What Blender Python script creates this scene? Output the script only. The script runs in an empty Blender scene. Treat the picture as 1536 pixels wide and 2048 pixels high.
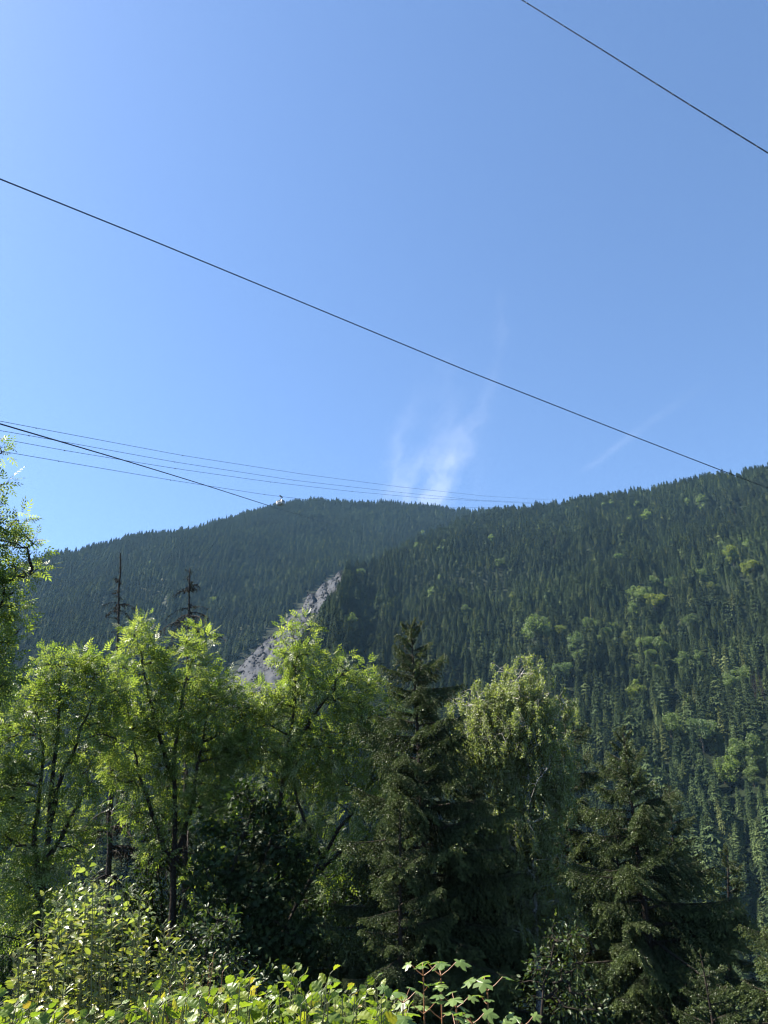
import bpy, math, random
import numpy as np
from mathutils import Vector, Matrix, Euler

random.seed(7)
RNG = np.random.default_rng(7)
SC = bpy.context.scene
COL = SC.collection
R = math.radians

# ---------------------------------------------------------------- camera
PITCH, FPX, EYE = R(27.0), 1479.0, 1.65
cam_data = bpy.data.cameras.new('camera')
cam = bpy.data.objects.new('camera', cam_data)
COL.objects.link(cam)
cam_data.sensor_fit = 'VERTICAL'
cam_data.sensor_height = 36.0
cam_data.lens = 36.0 * FPX / 2048.0
cam_data.clip_start, cam_data.clip_end = 0.05, 40000.0
cam.location = (0, 0, EYE)
cam.rotation_euler = (math.pi / 2 + PITCH, 0, 0)
SC.camera = cam

# ---------------------------------------------------------------- light
SUN_AZ, SUN_EL = R(-79.0), R(49.0)          # azimuth from +Y towards +X
SKY_STRENGTH, SUN_STRENGTH, EXPOSURE = 0.066, 5.0, 2.0
world = bpy.data.worlds.new('World')
SC.world = world
world.use_nodes = True
wn = world.node_tree
bg = wn.nodes['Background']
sky = wn.nodes.new('ShaderNodeTexSky')
sky.sky_type = 'NISHITA'
sky.sun_disc = False
sky.sun_elevation = SUN_EL
sky.sun_rotation = SUN_AZ
sky.altitude = 1000
sky.air_density, sky.dust_density, sky.ozone_density = 1.0, 0.65, 5.5
wn.links.new(sky.outputs[0], bg.inputs[0])
bg.inputs[1].default_value = SKY_STRENGTH
sun_data = bpy.data.lights.new('sun', 'SUN')
sun_data.energy, sun_data.angle, sun_data.color = SUN_STRENGTH, R(0.53), (1.0, 0.94, 0.84)
sun = bpy.data.objects.new('sun', sun_data)
COL.objects.link(sun)
SUN_DIR = Vector((math.sin(SUN_AZ) * math.cos(SUN_EL), math.cos(SUN_AZ) * math.cos(SUN_EL), math.sin(SUN_EL)))
sun.rotation_euler = SUN_DIR.to_track_quat('Z', 'Y').to_euler()
sun.location = (-40, 20, 60)
vs = SC.view_settings
vs.view_transform, vs.look, vs.gamma, vs.use_curve_mapping, vs.exposure = 'Standard', 'None', 1.0, False, EXPOSURE
cy = SC.cycles
cy.max_bounces, cy.diffuse_bounces, cy.glossy_bounces, cy.transmission_bounces = 7, 4, 2, 4
cy.volume_bounces, cy.transparent_max_bounces = 0, 12
cy.use_denoising = True
cy.denoising_input_passes = 'RGB'
cy.use_adaptive_sampling = False
cy.filter_width = 1.25
HAZE_DENSITY, HAZE_COLOR = 0.000048, (0.36, 0.66, 1.0)

# ---------------------------------------------------------------- helpers
def ray(px, py):
    """direction of a pixel of the 1536 x 2048 picture"""
    u, v = (px - 768) / FPX, (1024 - py) / FPX
    return np.array([u + 0 * v, math.cos(PITCH) - v * math.sin(PITCH) + 0 * u, math.sin(PITCH) + v * math.cos(PITCH) + 0 * u])

def P(px, py, d):
    r = ray(px, py)
    return np.array([0, 0, EYE]) + r * (d / math.hypot(r[0], r[1]))

def mpp(px, py, d):
    """metres per pixel there"""
    r = ray(px, py)
    return d / math.hypot(r[0], r[1]) / FPX

def az_el(px, py):
    r = ray(px, py)
    return math.atan2(r[0], r[1]), math.atan2(r[2], math.hypot(r[0], r[1]))

def to_pixel(p):
    p = np.asarray(p, float)
    x, y, z = p[..., 0], p[..., 1], p[..., 2] - EYE
    dep = y * math.cos(PITCH) + z * math.sin(PITCH)
    up = -y * math.sin(PITCH) + z * math.cos(PITCH)
    dep = np.where(dep < 1e-3, 1e-3, dep)
    return 768 + FPX * x / dep, 1024 - FPX * up / dep

def tag(o, label=None, cat=None, group=None, kind=None):
    if label: o['label'] = label
    if cat: o['category'] = cat
    if group: o['group'] = group
    if kind: o['kind'] = kind
    return o

def link(name, data, parent=None, loc=None):
    o = bpy.data.objects.new(name, data)
    COL.objects.link(o)
    if parent is not None: o.parent = parent
    if loc is not None: o.location = loc
    return o

def root_at(name, loc, label, cat, group=None):
    return tag(link(name, None, None, tuple(loc)), label, cat, group)

def unit(a):
    a = np.asarray(a, float)
    return a / np.maximum(np.linalg.norm(a, axis=-1, keepdims=True), 1e-9)

class Geo:
    """collects triangles; build() makes one mesh"""
    def __init__(self):
        self.v, self.f, self.m, self.t, self.n = [], [], [], [], 0
    def add(self, V, F, mat=0, tint=0.5):
        V, F = np.asarray(V, np.float32).reshape(-1, 3), np.asarray(F, np.int32).reshape(-1, 3)
        self.v.append(V); self.f.append(F + self.n)
        self.m.append(np.full(len(F), mat, np.int32) if np.isscalar(mat) else np.asarray(mat, np.int32))
        self.t.append(np.full(len(V), tint, np.float32) if np.isscalar(tint) else np.asarray(tint, np.float32))
        self.n += len(V)
        return self
    def mesh(self, name, mats, offset=(0, 0, 0), smooth=False):
        V = np.concatenate(self.v) - np.asarray(offset, np.float32)
        F = np.concatenate(self.f); M = np.concatenate(self.m); T = np.concatenate(self.t)
        me = bpy.data.meshes.new(name)
        me.vertices.add(len(V)); me.loops.add(len(F) * 3); me.polygons.add(len(F))
        me.vertices.foreach_set('co', V.ravel())
        me.loops.foreach_set('vertex_index', F.ravel())
        me.polygons.foreach_set('loop_start', np.arange(0, len(F) * 3, 3, dtype=np.int32))
        me.polygons.foreach_set('material_index', M)
        me.polygons.foreach_set('use_smooth', np.full(len(F), smooth, bool))
        a = me.attributes.new('tint', 'FLOAT', 'POINT')
        a.data.foreach_set('value', T)
        for m in (mats if isinstance(mats, (list, tuple)) else [mats]):
            me.materials.append(m)
        me.update(calc_edges=True)
        me.validate()
        return me
    def build(self, name, mats, parent=None, loc=(0, 0, 0), smooth=False):
        """vertices are world points; the object sits at loc (or at its parent)"""
        off = loc if parent is None else parent.location
        return link(name, self.mesh(name, mats, tuple(off), smooth), parent, None if parent is not None else loc)

def frames(T):
    T = unit(T)
    ref = np.where(np.abs(T[:, 2:3]) > 0.9, np.array([[1.0, 0, 0]]), np.array([[0, 0, 1.0]]))
    A = unit(np.cross(T, ref)); B = np.cross(T, A)
    return A, B

def tube(g, pts, rad, sides=6, mat=0, tint=0.5):
    pts = np.asarray(pts, float); n = len(pts)
    rad = np.broadcast_to(np.asarray(rad, float), (n,))
    A, B = frames(np.gradient(pts, axis=0))
    th = np.linspace(0, 2 * np.pi, sides, endpoint=False)
    V = pts[:, None] + rad[:, None, None] * (np.cos(th)[None, :, None] * A[:, None] + np.sin(th)[None, :, None] * B[:, None])
    i = np.arange(n - 1)[:, None] * sides; j = np.arange(sides)[None]; k = (j + 1) % sides
    a, b, c, d = i + j, i + k, i + sides + k, i + sides + j
    F = np.concatenate([np.stack([a, b, c], -1).reshape(-1, 3), np.stack([a, c, d], -1).reshape(-1, 3)])
    g.add(V.reshape(-1, 3), F, mat, tint)

def box(g, c, s, mat=0, rot=0.0, tint=0.5):
    x, y, z = np.array(s) / 2
    V = np.array([[sx * x, sy * y, sz * z] for sz in (-1, 1) for sy in (-1, 1) for sx in (-1, 1)], float)
    cr, sr = math.cos(rot), math.sin(rot)
    V = V @ np.array([[cr, sr, 0], [-sr, cr, 0], [0, 0, 1]]) + np.asarray(c)
    Q = [(0, 2, 3, 1), (4, 5, 7, 6), (0, 1, 5, 4), (2, 6, 7, 3), (0, 4, 6, 2), (1, 3, 7, 5)]
    g.add(V, [t for a, b, c_, d in Q for t in ((a, b, c_), (a, c_, d))], mat, tint)

def scatter(g, TV, TF, pos, X, Z, scale, mat=0, tint=None):
    """put a template (x along, y across, z normal) at every pos"""
    X = unit(X); Y = unit(np.cross(Z, X)); Zn = np.cross(X, Y)
    sc = np.broadcast_to(np.asarray(scale, float), (len(pos),))[:, None, None]
    V = pos[:, None] + sc * (TV[None, :, 0:1] * X[:, None] + TV[None, :, 1:2] * Y[:, None] + TV[None, :, 2:3] * Zn[:, None])
    F = (np.arange(len(pos))[:, None, None] * len(TV) + TF[None])
    t = RNG.random(len(pos)) if tint is None else np.broadcast_to(tint, (len(pos),))
    g.add(V.reshape(-1, 3), F.reshape(-1, 3), mat, np.repeat(t, len(TV)))

def rand_dir(n, rng=RNG):
    return unit(rng.normal(size=(n, 3)))

def hash2(ix, iy, seed):
    h = (ix.astype(np.int64) * 374761393 + iy.astype(np.int64) * 668265263 + seed * 1442695041) & 0x7FFFFFFF
    h = ((h ^ (h >> 13)) * 1274126177) & 0x7FFFFFFF
    return ((h ^ (h >> 16)) & 0xFFFF) / 65535.0

def vnoise(x, y, seed=0):
    ix, iy = np.floor(x), np.floor(y)
    fx, fy = x - ix, y - iy
    fx, fy = fx * fx * (3 - 2 * fx), fy * fy * (3 - 2 * fy)
    a, b = hash2(ix, iy, seed), hash2(ix + 1, iy, seed)
    c, d = hash2(ix, iy + 1, seed), hash2(ix + 1, iy + 1, seed)
    return (a + (b - a) * fx) * (1 - fy) + (c + (d - c) * fx) * fy

def fbm(x, y, seed=0, octaves=4):
    s, amp, tot = 0, 1.0, 0
    for o in range(octaves):
        s = s + amp * vnoise(x * 2 ** o, y * 2 ** o, seed + o * 17); tot += amp; amp *= 0.5
    return s / tot * 2 - 1

# ---------------------------------------------------------------- materials
def nodes(name):
    m = bpy.data.materials.new(name); m.use_nodes = True
    nt = m.node_tree
    return m, nt, nt.nodes['Principled BSDF'], nt.nodes['Material Output']

def ramp(nt, stops):
    r = nt.nodes.new('ShaderNodeValToRGB')
    e = r.color_ramp.elements
    while len(e) < len(stops): e.new(0.5)
    for q, (p, c) in zip(e, stops):
        q.position = p; q.color = (*c, 1)
    return r

def leaf_material(name, stops, trans_mult=(1.5, 1.6, 0.6), trans=0.4, rough=0.42, spec=0.45, per_object=False, vein=False, stand=False, own_colour=False):
    m, nt, bs, out = nodes(name)
    L = nt.links.new
    if per_object:
        src = nt.nodes.new('ShaderNodeObjectInfo').outputs['Random']
    else:
        a = nt.nodes.new('ShaderNodeAttribute'); a.attribute_name = 'tint'
        src = a.outputs['Fac']
    r = ramp(nt, stops)
    L(src, r.inputs[0])
    col = r.outputs[0]
    if own_colour:
        oc = nt.nodes.new('ShaderNodeObjectInfo'); cx = nt.nodes.new('ShaderNodeMix'); cx.data_type = 'RGBA'; cx.blend_type = 'MULTIPLY'; cx.inputs['Factor'].default_value = 1
        L(col, cx.inputs['A']); L(oc.outputs['Color'], cx.inputs['B']); col = cx.outputs['Result']
    if stand:
        oi = nt.nodes.new('ShaderNodeObjectInfo'); sn = nt.nodes.new('ShaderNodeTexNoise'); sn.inputs['Scale'].default_value = 0.011; sn.inputs['Detail'].default_value = 4
        L(oi.outputs['Location'], sn.inputs['Vector'])
        sm = nt.nodes.new('ShaderNodeMapRange'); sm.inputs['From Min'].default_value, sm.inputs['From Max'].default_value = 0.35, 0.65
        sm.inputs['To Min'].default_value, sm.inputs['To Max'].default_value = 0.72, 1.3
        L(sn.outputs['Fac'], sm.inputs['Value'])
        sx = nt.nodes.new('ShaderNodeMix'); sx.data_type = 'RGBA'; sx.blend_type = 'MULTIPLY'; sx.inputs['Factor'].default_value = 1
        L(col, sx.inputs['A']); L(sm.outputs[0], sx.inputs['B']); col = sx.outputs['Result']
    tc = nt.nodes.new('ShaderNodeTexCoord')
    nz = nt.nodes.new('ShaderNodeTexNoise')
    nz.inputs['Scale'].default_value = 30.0 if vein else 6.0
    nz.inputs['Detail'].default_value = 3
    L(tc.outputs['Object'], nz.inputs['Vector'])
    mp = nt.nodes.new('ShaderNodeMapRange')
    mp.inputs['From Min'].default_value, mp.inputs['From Max'].default_value = 0.3, 0.7
    mp.inputs['To Min'].default_value, mp.inputs['To Max'].default_value = 0.72, 1.25
    L(nz.outputs['Fac'], mp.inputs['Value'])
    mx = nt.nodes.new('ShaderNodeMix'); mx.data_type = 'RGBA'; mx.blend_type = 'MULTIPLY'; mx.inputs['Factor'].default_value = 1
    L(col, mx.inputs['A']); L(mp.outputs[0], mx.inputs['B'])
    col = mx.outputs['Result']
    L(col, bs.inputs['Base Color'])
    bs.inputs['Roughness'].default_value = rough
    bs.inputs['Specular IOR Level'].default_value = spec
    tr = nt.nodes.new('ShaderNodeBsdfTranslucent')
    m2 = nt.nodes.new('ShaderNodeMix'); m2.data_type = 'RGBA'; m2.blend_type = 'MULTIPLY'; m2.inputs['Factor'].default_value = 1
    L(col, m2.inputs['A']); m2.inputs['B'].default_value = (*trans_mult, 1)
    L(m2.outputs['Result'], tr.inputs['Color'])
    ms = nt.nodes.new('ShaderNodeMixShader'); ms.inputs[0].default_value = trans
    L(bs.outputs[0], ms.inputs[1]); L(tr.outputs[0], ms.inputs[2]); L(ms.outputs[0], out.inputs['Surface'])
    return m

def rough_material(name, c1, c2, scale, rough=0.9, bump=0.3, detail=6, c3=None):
    m, nt, bs, out = nodes(name)
    L = nt.links.new
    tc = nt.nodes.new('ShaderNodeTexCoord')
    nz = nt.nodes.new('ShaderNodeTexNoise'); nz.inputs['Scale'].default_value = scale; nz.inputs['Detail'].default_value = detail
    L(tc.outputs['Object'], nz.inputs['Vector'])
    st = [(0.32, c1), (0.68, c2)] if c3 is None else [(0.3, c1), (0.5, c2), (0.72, c3)]
    r = ramp(nt, st); L(nz.outputs['Fac'], r.inputs[0]); L(r.outputs[0], bs.inputs['Base Color'])
    bs.inputs['Roughness'].default_value = rough; bs.inputs['Specular IOR Level'].default_value = 0.1
    b = nt.nodes.new('ShaderNodeBump'); b.inputs['Strength'].default_value = bump
    L(nz.outputs['Fac'], b.inputs['Height']); L(b.outputs[0], bs.inputs['Normal'])
    return m

def plain(name, c, rough=0.5, metal=0.0):
    m, nt, bs, out = nodes(name)
    L = nt.links.new
    tc = nt.nodes.new('ShaderNodeTexCoord'); nz = nt.nodes.new('ShaderNodeTexNoise'); nz.inputs['Scale'].default_value = 3
    L(tc.outputs['Object'], nz.inputs['Vector'])
    r = ramp(nt, [(0.3, tuple(x * 0.85 for x in c)), (0.7, c)]); L(nz.outputs['Fac'], r.inputs[0]); L(r.outputs[0], bs.inputs['Base Color'])
    bs.inputs['Roughness'].default_value = rough; bs.inputs['Metallic'].default_value = metal
    return m

M = {
    'ash': leaf_material('ash_leaf', [(0, (0.078, 0.118, 0.028)), (0.5, (0.148, 0.198, 0.050)), (1, (0.245, 0.275, 0.11))], trans=0.48),
    'shaded_leaf': leaf_material('shaded_leaf_tone', [(0, (0.013, 0.027, 0.008)), (1, (0.032, 0.054, 0.015))], trans=0.25, rough=0.6, spec=0.22),  # understorey shade put into the leaf colour, darker than the sunlit leaves
    'elder': leaf_material('shrub_leaf_dark', [(0, (0.025, 0.045, 0.015)), (0.7, (0.04, 0.062, 0.02)), (1, (0.09, 0.11, 0.05))], trans=0.3, rough=0.45, spec=0.35),
    'birch': leaf_material('birch_leaf', [(0, (0.12, 0.155, 0.060)), (0.6, (0.185, 0.22, 0.095)), (1, (0.28, 0.30, 0.15))], trans=0.42, rough=0.42, spec=0.4),
    'shrub': leaf_material('sapling_leaf', [(0, (0.10, 0.13, 0.034)), (0.7, (0.17, 0.195, 0.055)), (1, (0.25, 0.22, 0.07))], trans=0.38, rough=0.3, spec=0.6),
    'hazel': leaf_material('hazel_leaf', [(0, (0.080, 0.125, 0.020)), (0.6, (0.14, 0.19, 0.028)), (0.9, (0.205, 0.225, 0.035)), (1, (0.27, 0.19, 0.05))], trans=0.45, rough=0.4, spec=0.45, per_object=True, vein=True),
    'sapling': leaf_material('sapling_leaf_single', [(0, (0.12, 0.155, 0.05)), (0.7, (0.20, 0.235, 0.085)), (1, (0.27, 0.26, 0.10))], trans=0.38, rough=0.3, spec=0.6, per_object=True, vein=True),
    'maple': leaf_material('maple_leaf', [(0, (0.085, 0.14, 0.035)), (1, (0.16, 0.22, 0.055))], trans=0.42, rough=0.38, spec=0.5, per_object=True, vein=True),
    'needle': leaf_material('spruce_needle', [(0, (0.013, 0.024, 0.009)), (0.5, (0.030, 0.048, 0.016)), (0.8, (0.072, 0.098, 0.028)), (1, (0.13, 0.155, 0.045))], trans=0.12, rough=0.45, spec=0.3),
    'far_spruce': leaf_material('far_spruce_needle', [(0, (0.018, 0.031, 0.013)), (0.45, (0.035, 0.053, 0.021)), (0.8, (0.050, 0.070, 0.026)), (0.92, (0.062, 0.082, 0.028)), (1, (0.074, 0.088, 0.031))], trans=0.1, rough=0.85, spec=0.08, per_object=True, stand=True),
    'far_broad': leaf_material('far_broadleaf', [(0, (0.065, 0.092, 0.033)), (1, (0.085, 0.118, 0.044))], trans=0.35, rough=0.6, spec=0.2, per_object=True, own_colour=True),
    'far_dead': rough_material('dead_needle', (0.018, 0.013, 0.011), (0.034, 0.026, 0.023), 2.0, bump=0),
    'bark': rough_material('grey_bark', (0.045, 0.038, 0.030), (0.11, 0.098, 0.082), 14.0, bump=0.5),
    'bark_dark': rough_material('dark_bark', (0.014, 0.011, 0.009), (0.036, 0.029, 0.024), 16.0, bump=0.5),
    'birch_bark': rough_material('birch_bark', (0.12, 0.11, 0.10), (0.5, 0.48, 0.45), 9.0, bump=0.3),
    'dead_wood': rough_material('dead_wood', (0.020, 0.017, 0.015), (0.055, 0.048, 0.043), 10.0, bump=0.4),
    'lichen': rough_material('lichen', (0.016, 0.015, 0.010), (0.04, 0.037, 0.026), 12.0, bump=0.2),
    'stem': plain('green_stem', (0.09, 0.10, 0.035), 0.5),
    'red_stem': plain('reddish_stem', (0.20, 0.085, 0.035), 0.45),
    'steel': plain('cable_steel', (0.045, 0.048, 0.055), 0.45, 0.6),
    'clip': plain('pale_metal', (0.75, 0.76, 0.78), 0.35, 0.3),
    'white_paint': plain('white_paint', (0.34, 0.35, 0.36), 0.4),
    'dark_glass': plain('dark_glass', (0.02, 0.025, 0.03), 0.1),
    'grey_steel': plain('grey_steel', (0.10, 0.105, 0.115), 0.4, 0.5),
    'hut_wall': plain('pale_render', (0.15, 0.15, 0.145), 0.8),
    'hut_roof': plain('roof_metal', (0.30, 0.31, 0.32), 0.5),
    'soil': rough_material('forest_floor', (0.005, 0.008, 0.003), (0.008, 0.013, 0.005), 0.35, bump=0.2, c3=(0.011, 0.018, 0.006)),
    'scree': rough_material('grey_scree', (0.020, 0.023, 0.029), (0.038, 0.041, 0.048), 0.16, bump=1.0, detail=14, c3=(0.062, 0.061, 0.058)),
    'rock': rough_material('grey_rock', (0.022, 0.022, 0.026), (0.065, 0.062, 0.06), 0.5, bump=0.5),
}

# ---------------------------------------------------------------- terrain
SKYLINE = [(-500, 1330), (-300, 1250), (0, 1150), (60, 1130), (120, 1110), (200, 1086), (280, 1062), (350, 1042), (430, 1024), (500, 1012), (560, 1006), (620, 998),
           (680, 995), (740, 996), (800, 997), (860, 998), (930, 1000), (1000, 1002), (1100, 1045), (1300, 1100), (1536, 1120), (2000, 1150)]
SPUR = [(-200, 1900), (200, 1640), (330, 1500), (400, 1420), (466, 1346), (500, 1303), (560, 1245), (620, 1190), (680, 1142), (740, 1120), (800, 1088), (860, 1052), (930, 1022), (1000, 1005),
        (1050, 998), (1100, 992), (1200, 979), (1300, 966), (1400, 951), (1480, 938), (1536, 925), (1700, 890), (2000, 850), (2300, 850)]
def table(rows):
    a = np.array([az_el(*p) for p in rows])
    return a[:, 0], a[:, 1]
HILL_AZ, HILL_EL = table([(x, y + 14) for x, y in SKYLINE])
SPUR_AZ, SPUR_EL = table([(x, y + (0 if 440 < x < 700 else 22)) for x, y in SPUR])
def by_px(az, pairs):
    return np.interp(az, [math.atan2((p - 768) / FPX, 0.9) for p, _ in pairs], [v for _, v in pairs])

def near_z(r):
    return np.interp(r, [0, 2.2, 4, 8, 14, 24, 40, 90, 150, 220, 5000], [0, 0, -0.25, -1.3, -2.3, -3.0, -5.5, -19, -29, -34, -34])

def height(x, y, spur_only=False):
    r = np.hypot(x, y); az = np.arctan2(x, y)
    base = near_z(r)
    front = np.clip((R(110) - np.abs(az)) / R(50), 0, 1)
    front = front * front * (3 - 2 * front)
    Rh = by_px(az, [(-400, 1500), (0, 1600), (600, 1720), (1000, 1650), (1536, 1500)])
    Hh = Rh * np.tan(np.interp(az, HILL_AZ, HILL_EL)) * front
    t = (r - 430) / (Rh - 430)
    hill = np.where(t < 1, -34 + (Hh + 34) * np.clip(t, -0.2, 1) ** 1.0 if False else -34 + (Hh + 34) * np.sign(t) * np.abs(t) ** 1.05, Hh - (r - Rh) * 0.35)
    Rs = by_px(az, [(-200, 230), (200, 330), (470, 520), (680, 720), (800, 980), (1000, 1230), (1300, 1130), (1536, 1040), (2300, 1000)])
    r0 = by_px(az, [(-200, 120), (200, 150), (470, 190), (1000, 225), (1536, 235)])
    Hs = Rs * np.tan(np.interp(az, SPUR_AZ, SPUR_EL)) * front
    t = (r - r0) / (Rs - r0)
    spur = np.where(t < 1, -34 + (Hs + 34) * np.sign(t) * np.abs(t) ** 1.02, Hs - (r - Rs) * 0.55)
    hill = np.where(r < 150, -100, hill); spur = np.where(r < 100, -100, spur)
    z = np.maximum(base, spur) if spur_only else np.maximum(np.maximum(base, hill), spur)
    w = np.clip((r - 140) / 400, 0, 1)
    crest = 1 - 0.75 * np.exp(-((r - Rs) / 90) ** 2) * (np.abs(spur - z) < 1)
    n = (fbm(x / 230, y / 230, 3, 4) * 26 + fbm(x / 60 + 9, y / 60, 8, 3) * 7) * w * crest
    # gullies running downhill on the spur
    n = n + (np.abs(fbm(az * 17, r / 700, 21, 3)) - 0.25) * 22 * w * crest
    return z + np.where(z > base + 0.5, n, n * 0.25)

azs = np.concatenate([np.arange(-180, -52, 4), np.arange(-52, 52, 0.45), np.arange(52, 180.1, 4)])
rs = np.concatenate([[0.0, 1.2, 2.2, 3, 4, 6, 8, 11, 14, 18, 24, 31, 40, 55, 75, 100, 125], np.arange(150, 1900, 12), np.arange(1900, 2701, 100)])
AA, RR = np.meshgrid(R(1) * azs, rs, indexing='ij')
TX, TY = RR * np.sin(AA), RR * np.cos(AA)
TZ = height(TX, TY)
na, nr = AA.shape
i, j = np.meshgrid(np.arange(na - 1), np.arange(nr - 1), indexing='ij')
a, b, c, d = i * nr + j, (i + 1) * nr + j, (i + 1) * nr + j + 1, i * nr + j + 1
g = Geo()
g.add(np.stack([TX, TY, TZ], -1), np.concatenate([np.stack([a, c, b], -1).reshape(-1, 3), np.stack([a, d, c], -1).reshape(-1, 3)]))
terrain = tag(g.build('mountain_terrain', M['soil'], smooth=True), 'steep forested mountainside rising from the valley floor', kind='structure')
HIGHEST = float(TZ.max())

EL = np.arctan2(TZ + 0 - EYE, np.maximum(RR, 0.1))
RUNMAX = np.maximum.accumulate(np.where(RR < 120, -9, EL), axis=1)
def visible(x, y, ztop):
    r = np.hypot(x, y); az = np.degrees(np.arctan2(x, y))
    ia = np.clip(np.searchsorted(azs, az), 0, na - 1)
    ir = np.clip(np.searchsorted(rs, r - 14) - 1, 0, nr - 1)
    return np.arctan2(ztop - EYE, r) > RUNMAX[ia, ir] + 0.001

def hit(px, py, r_from=140):
    """where the sight line of a pixel meets the mountainside"""
    az, el = az_el(px, py)
    r = np.arange(r_from, 2000, 1.0)
    z = height(r * math.sin(az), r * math.cos(az))
    ok = z >= EYE + r * math.tan(el)
    k = int(np.argmax(ok)) if ok.any() else len(r) - 1
    return np.array([r[k] * math.sin(az), r[k] * math.cos(az), z[k]])

# scree: the bare left flank of the spur, from its top down to the trees
SCREE_L = [(684, 1143), (655, 1156), (620, 1186), (590, 1214), (560, 1246), (530, 1272), (500, 1304), (470, 1330), (452, 1350), (430, 1380), (420, 1410)]
SCREE_R = [(694, 1152), (684, 1176), (662, 1202), (646, 1222), (630, 1244), (616, 1264), (600, 1290), (598, 1320), (590, 1360), (580, 1400), (570, 1430)]
def scree_pt(s, t):
    n = len(SCREE_L) - 1
    k = min(int(s * n), n - 1); f = s * n - k
    l = (np.array(SCREE_L[k]) * (1 - f) + np.array(SCREE_L[k + 1]) * f)
    q = (np.array(SCREE_R[k]) * (1 - f) + np.array(SCREE_R[k + 1]) * f)
    l = l + np.array([1.5, 4.0]) + np.array([0.8, 0.6]) * 9 * abs(float(fbm(np.array(s * 14.0), np.array(0.3), 31, 4)))
    q = q + np.array([1.0, 0.5]) * 12 * float(fbm(np.array(s * 11.0), np.array(4.3), 33, 4))
    az, el = az_el(*(l * (1 - t) + q * t))
    rs_ = float(by_px(az, [(-200, 230), (200, 330), (470, 520), (680, 720), (800, 980)]))
    r = np.arange(200.0, rs_ - 1)
    z = height(r * math.sin(az), r * math.cos(az), True)
    ok = z >= EYE + r * math.tan(el)
    k = int(np.argmax(ok)) if ok.any() else len(r) - 1
    return np.array([r[k] * math.sin(az), r[k] * math.cos(az), z[k]])
NS, NT = 130, 44
G = np.array([[scree_pt(s, t) for t in np.linspace(0, 1, NT)] for s in np.linspace(0, 1, NS)])
for _ in range(6):
    G[1:-1] = 0.25 * G[:-2] + 0.5 * G[1:-1] + 0.25 * G[2:]
edge = np.minimum(np.minimum(np.arange(NT), NT - 1 - np.arange(NT))[None] / 4.0, np.minimum(np.arange(NS), NS - 1 - np.arange(NS))[:, None] / 4.0).clip(0, 1)
up = np.array([0.25, -0.65, 0.72])
smooth_low = np.clip(1.5 - np.linspace(0, 1, NS) * 1.4, 0.45, 1)[:, None]
dis = 2.0 + smooth_low * fbm(G[..., 0] / 7, G[..., 2] / 11, 5, 5) * 5.0 + smooth_low * np.abs(fbm(G[..., 0] / 14 + G[..., 2] / 40, G[..., 2] / 60, 15, 3)) * 9.0
G2 = G + up * (dis * edge - (1 - edge) * 1.5)[..., None]
i, j = np.meshgrid(np.arange(NS - 1), np.arange(NT - 1), indexing='ij')
a, b, c, d = i * NT + j, (i + 1) * NT + j, (i + 1) * NT + j + 1, i * NT + j + 1
g = Geo()
g.add(G2, np.concatenate([np.stack([a, b, c], -1).reshape(-1, 3), np.stack([a, c, d], -1).reshape(-1, 3)]))
tag(g.build('scree_slope', M['scree']), 'bare grey rockslide cutting down through the forest', kind='structure')
# loose blocks lying on it
ICO = np.array([[0, 0, 1], [.9, 0, .45], [.28, .85, .45], [-.72, .53, .45], [-.72, -.53, .45], [.28, -.85, .45], [.72, .53, -.45], [-.28, .85, -.45], [-.9, 0, -.45], [-.28, -.85, -.45], [.72, -.53, -.45], [0, 0, -1]])
ICF = np.array([[0, 1, 2], [0, 2, 3], [0, 3, 4], [0, 4, 5], [0, 5, 1], [1, 6, 2], [2, 7, 3], [3, 8, 4], [4, 9, 5], [5, 10, 1], [6, 7, 2], [7, 8, 3], [8, 9, 4], [9, 10, 5], [10, 6, 1], [11, 7, 6], [11, 8, 7], [11, 9, 8], [11, 10, 9], [11, 6, 10]])
g = Geo()
for k in range(1100):
    ii, jj = RNG.integers(1, NS - 1), RNG.integers(1, NT - 1)
    p = G2[ii, jj] + RNG.normal(size=3) * np.array([1.6, 1.6, 0.6])
    s = 0.35 + RNG.pareto(2.2) * 0.45
    V = ICO * (0.75 + 0.5 * RNG.random((12, 1))) * min(s, 1.9) * np.array([1.2, 1.0, 0.8])
    V = V @ np.array(Euler(RNG.random(3) * 6).to_matrix())
    g.add(V + p, ICF)
tag(g.build('rock_debris', M['rock']), 'loose grey boulders lying on the rockslide', kind='stuff')
SCREE_POLY = np.array(SCREE_L + SCREE_R[::-1], float)
def in_poly(px, py, poly):
    inside = np.zeros(px.shape, bool)
    x1, y1 = poly[-1]
    for x2, y2 in poly:
        c = ((y1 > py) != (y2 > py)) & (px < (x2 - x1) * (py - y1) / (y2 - y1 + 1e-9) + x1)
        inside ^= c
        x1, y1 = x2, y2
    return inside

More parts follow.
